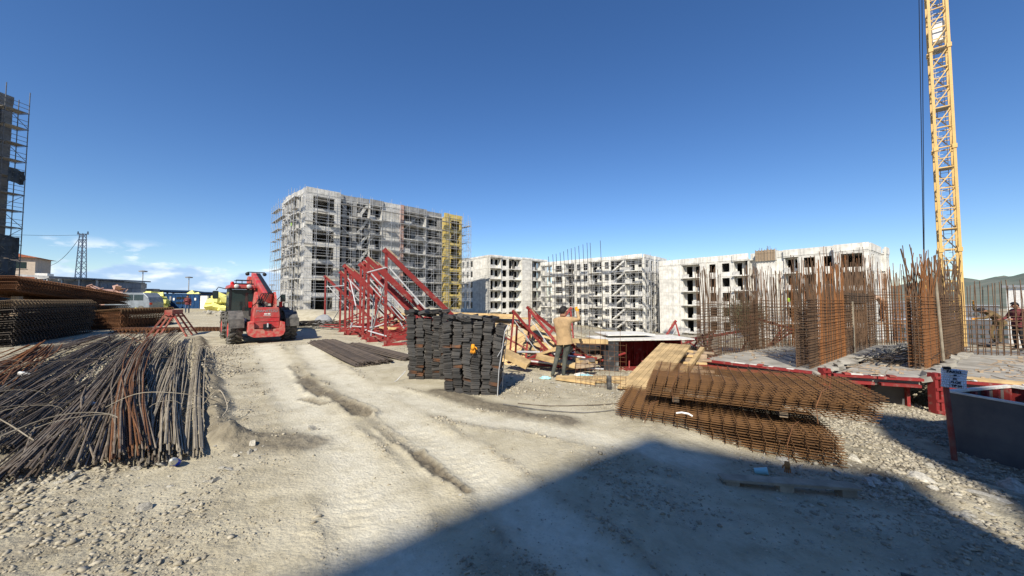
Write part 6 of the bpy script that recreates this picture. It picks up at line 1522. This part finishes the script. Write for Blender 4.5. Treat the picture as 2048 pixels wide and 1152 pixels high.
def person(label, loc, rotz, J, mats, hair='hair', fat=1., jacket=True, scale=1., cap=None):
    names = list(J); idx = {n: i for i, n in enumerate(names)}; vs = [J[n] for n in names]; ed = [(idx[a], idx[b]) for a, b, _ in BONES]; seg = [(J[a], J[b], m) for a, b, m in BONES]
    rad = [RAD[n.split('_')[0]]*(fat if n in ('pelvis','spine','chest') else 1) for n in names]
    for s in 'rl':           # hands: palm, four bent fingers and a thumb from the side of the palm
        w = J['wr_'+s]; d = (w-J['el_'+s]).normalized(); side = d.cross(Vector((0,1,.2))).normalized(); nrm = side.cross(d)
        pl = w+d*.065; b = len(vs); vs.append(pl); rad.append(.034); ed.append((idx['wr_'+s], b)); seg.append((w, pl, 'hand'))
        for k in range(4):
            f0 = pl+d*.03+side*(-.028+.019*k); f1 = f0+d*.032+nrm*.012; f2 = f1+d*(.022 if k in (1,2) else .015)+nrm*.022
            c = len(vs); vs += [f0, f1, f2]; rad += [.0115,.0105,.009]; ed += [(b,c),(c,c+1),(c+1,c+2)]; seg.append((f0, f2, 'hand'))
        t0 = w+d*.035+side*.034*(1 if s == 'l' else -1); t1 = t0+d*.035+side*.018*(1 if s == 'l' else -1)+nrm*.012; c = len(vs); vs += [t0, t1]; rad += [.014,.011]; ed += [(idx['wr_'+s],c),(c,c+1)]; seg.append((t0, t1, 'hand'))
    hd = J['head']; fw = Vector((0,1,0)); nx = (J['sh_r']-J['sh_l']); fw = Vector((-nx.y, nx.x, 0)).normalized() if nx.length > 0 else fw
    if 'face' in mats: fw = mats['face']
    me = bpy.data.meshes.new('body_frame'); me.from_pydata([tuple(v) for v in vs], ed, []); o = bpy.data.objects.new('body_frame', me); COL.objects.link(o)
    sk = o.modifiers.new('skin','SKIN'); sk.use_smooth_shade = True
    for i, r in enumerate(rad): me.skin_vertices[0].data[i].radius = (r, r); me.skin_vertices[0].data[i].use_root = (i == idx['pelvis'])
    sb = o.modifiers.new('sub','SUBSURF'); sb.levels = 1; sb.render_levels = 1
    PEOPLE.append((o, label, loc, rotz, J, mats, hair, seg, fw, jacket, scale, cap))
def finish_people():
    dg = bpy.context.evaluated_depsgraph_get()
    for o, label, loc, rotz, J, mats, hair, seg, fw, jacket, scale, cap in PEOPLE:
        me = bpy.data.meshes.new_from_object(o.evaluated_get(dg)); me.name = 'body'
        keys = ['skin','shirt','sleeve','legs','boots','hand']; me.materials.clear()
        for k in keys: me.materials.append(M[mats[k]])
        A = np.array([s[0] for s in seg]); B = np.array([s[1] for s in seg]); K = [keys.index(s[2]) for s in seg]; D = B-A; L2 = (D**2).sum(1)+1e-9
        for p in me.polygons:
            c = np.array(p.center); t = np.clip(((c-A)*D).sum(1)/L2, 0, 1); d = ((A+D*t[:,None]-c)**2).sum(1); p.material_index = K[int(d.argmin())]; p.use_smooth = True
        t = thing('person', label, 'person', loc, rotz, 'people on the site'); t.scale = (scale,)*3
        link('body', me, t)
        h = J['head']; up = (J['headtop']-J['headb']).normalized(); sd = fw.cross(up).normalized(); f2 = up.cross(sd)
        v, f = ico(3); m3 = Matrix((sd, f2, up)).transposed()
        hv = []; keep = []
        for i, p in enumerate(v):
            q = Vector((p[0]*.088, p[1]*.104, p[2]*.112)); hv.append(m3 @ (q+Vector((0,-.008,.012))) + h); keep.append(p[2] > .05 + .75*max(0, p[1]) or (p[1] < -.25 and p[2] > -.55))
        ff = [tuple(q) for q in f if all(keep[k] for k in q)]
        hm = bpy.data.meshes.new('hair'); hm.from_pydata([tuple(q) for q in hv], [], ff); hm.materials.append(M[cap or hair]); ho = link('hair' if not cap else 'cap', hm, t); md = ho.modifiers.new('thick','SOLIDIFY'); md.thickness = .012; md.offset = 1
        for s in (-1,1):
            MB().lathe([(.001,-.012),(.020,-.010),(.026,.0),(.020,.008),(.001,.006)], 8, 'x', (0,0,0)).build('ear', M['skin'], t, True).location = h+sd*s*.090+up*-.012
            MB().lathe([(.001,-.008),(.009,-.004),(.010,.0),(.001,.006)], 8, 'y').build('eye', M['black'], t, True).location = h+f2*.090+sd*s*.032+up*.005
        MB().tube([h+f2*.088+up*.012, h+f2*.112-up*.022, h+f2*.090-up*.034], [.010,.015,.010], 6).build('nose', M['skin'], t, True)
        MB().tube([h+f2*.082+sd*.024-up*.060, h+f2*.093-up*.060, h+f2*.082-sd*.024-up*.060], .006, 5).build('mouth', M['dark_cloth'], t, True)
        if jacket:
            ch = [(J['pelvis']-Vector((0,0,.10)), .185), (J['pelvis'], .180), (J['pelvis'].lerp(J['spine'],.6), .172), (J['spine'].lerp(J['chest'],.4), .182), (J['chest'], .200), (J['chest'].lerp(J['neck'],.55), .165), (J['neck']+Vector((0,0,-.02)), .085)]
            n = 22; jm = MB(); side = (J['sh_r']-J['sh_l']).normalized()
            for c, r in ch:
                ax = side; fr = Vector((-ax.y, ax.x, 0)).normalized()
                for k in range(n):
                    a = 2*math.pi*k/n; w = 1+.05*math.sin(a*5+c.z*17)+.035*math.sin(a*9-c.z*31); jm.v.append(tuple(c + ax*r*1.08*math.cos(a)*w + fr*r*.80*math.sin(a)*w))
            for i in range(len(ch)-1):
                for k in range(n): jm.f.append((i*n+k, i*n+(k+1) % n, (i+1)*n+(k+1) % n, (i+1)*n+k))
            jo = jm.build('jacket', M[mats['shirt']], t, True); md = jo.modifiers.new('sub','SUBSURF'); md.levels = md.render_levels = 1
        bpy.data.objects.remove(o)
def crowd():
    p = on(1124, 9.1); face = Vector((.55,.8,.1)).normalized()
    J = pose(pelvis=(.05,.02,.93), spine=(.03,0,1.12), chest=(0,.0,1.36), neck=(.0,-.01,1.49), headb=(.015,.015,1.56), head=(.03,.03,1.63), headtop=(.03,.02,1.695),
      sh_r=(.185,.0,1.44), el_r=(.40,.14,1.42), wr_r=(.33,.24,1.62), sh_l=(-.175,.03,1.40), el_l=(-.15,.26,1.18), wr_l=(.05,.42,1.14),
      hip_r=(.145,.02,.89), kn_r=(.05,.06,.50), an_r=(.02,-.02,.09), toe_r=(.12,.12,.045), hip_l=(-.05,.02,.89), kn_l=(-.14,.04,.50), an_l=(-.23,-.09,.09), toe_l=(-.25,.08,.045))
    person('worker in beige jacket with one gloved hand raised to his forehead', (p.x, p.y, p.z-.01), R(-18), J, dict(skin='skin', shirt='beige_cloth', sleeve='beige_cloth', legs='trousers', boots='boots', hand='glove', face=face), fat=1.02)
    p = on(376, 36); J = pose(kn_r=(.11,.14,.52), an_r=(.10,.10,.12), toe_r=(.11,.26,.10), kn_l=(-.11,.0,.50), an_l=(-.11,-.14,.10), toe_l=(-.12,.02,.04), wr_r=(.10,.22,1.22), el_r=(.26,.02,1.12))
    person('person in maroon top and jeans walking on the far road by the blue container', (p.x, p.y, p.z), R(215), J, dict(skin='skin', shirt='plaid', sleeve='plaid', legs='jeans', boots='dark_cloth', hand='skin'))
    a = at(1765, 645, 18.6)
    J = pose(pelvis=(0,-.10,.90), spine=(0,0,1.06), chest=(0,.18,1.22), neck=(0,.30,1.31), headb=(0,.37,1.34), head=(0,.43,1.36), headtop=(0,.47,1.42), sh_r=(.17,.22,1.26), el_r=(.22,.40,1.06), wr_r=(.16,.58,1.06), sh_l=(-.17,.22,1.26), el_l=(-.22,.42,1.08), wr_l=(-.12,.60,1.10), hip_r=(.095,-.08,.86), hip_l=(-.095,-.08,.86), kn_r=(.11,.02,.48), kn_l=(-.11,.05,.48))
    person('worker bending over the wall cage while standing on a plank', (a.x, a.y, a.z+.03), R(70), J, dict(skin='skin', shirt='pink_cloth', sleeve='pink_cloth', legs='dark_cloth', boots='dark_cloth', hand='glove'), cap='dark_cloth')
    t = thing('standing_plank', 'pale plank carrying the bending worker between the cages', 'plank', a, R(-20)); MB().bb(-.7,.9,-.15,.15,-.06,-.005).build('board', M['wood_old'], t)
    for x in (-.5,.7): MB().tube([(x,.0,-.06),(x,0,SLAB_Z-a.z)], .03, 8).build('leg', M['rebar_dark'], t); MB().tube([(x,-.2,-.09),(x,.2,-.09)], .025, 8).build('cross_bar', M['rebar_dark'], t)
    a = at(1994, 690, 14.4)
    J = pose(pelvis=(0,-.15,.88), spine=(0,-.02,1.03), chest=(0,.16,1.20), neck=(0,.27,1.27), headb=(0,.34,1.28), head=(0,.40,1.28), headtop=(0,.45,1.31), sh_r=(.17,.18,1.24), el_r=(.26,.44,1.30), wr_r=(.20,.48,1.54), sh_l=(-.17,.2,1.22), el_l=(-.22,.42,1.02), wr_l=(-.12,.62,.98), hip_r=(.095,-.12,.84), hip_l=(-.095,-.12,.84), kn_r=(.12,.08,.47), kn_l=(-.12,-.02,.48))
    person('crouching worker in olive clothes lifting an orange gloved hand behind the open cage', (a.x, a.y, SLAB_Z+.1), R(75), J, dict(skin='skin', shirt='olive', sleeve='olive', legs='olive', boots='dark_cloth', hand='glove'), cap='dark_cloth')
    t = thing('work_trestle', 'dark low trestle under the crouching worker behind the cage', 'trestle', (a.x, a.y, SLAB_Z)); MB().bb(-.6,.6,-.25,.25,.06,.098).build('board', M['wood_old'], t)
    for x in (-.5,.5): MB().bb(x-.04,x+.04,-.2,.2,0,.06).build('foot', M['wood_old'], t)
    a = at(2040, 690, 13.2)
    J = pose(head=(0,.10,1.60), headb=(0,.06,1.55), headtop=(0,.10,1.67), el_r=(.27,.12,1.14), wr_r=(.2,.36,1.10), el_l=(-.27,.12,1.14), wr_l=(-.2,.36,1.12))
    person('worker in maroon shirt at the photo edge behind the open cage', (a.x, a.y, SLAB_Z), R(80), J, dict(skin='skin', shirt='plaid', sleeve='plaid', legs='dark_cloth', boots='dark_cloth', hand='skin'), cap='dark_cloth')
    a = at(583, 452, 69.5); person('worker in lime vest high on the scaffold of the tall grey block', (a.x, a.y, a.z-.9), R(120), pose(), dict(skin='skin', shirt='hivis', sleeve='hivis', legs='dark_cloth', boots='dark_cloth', hand='skin'))
    a = at(1577, 603, 62); person('worker in lime vest on a balcony of the white topped block', (a.x, a.y, a.z-.9), R(200), pose(), dict(skin='skin', shirt='hivis', sleeve='hivis', legs='dark_cloth', boots='dark_cloth', hand='skin'))
    finish_people()
crowd()
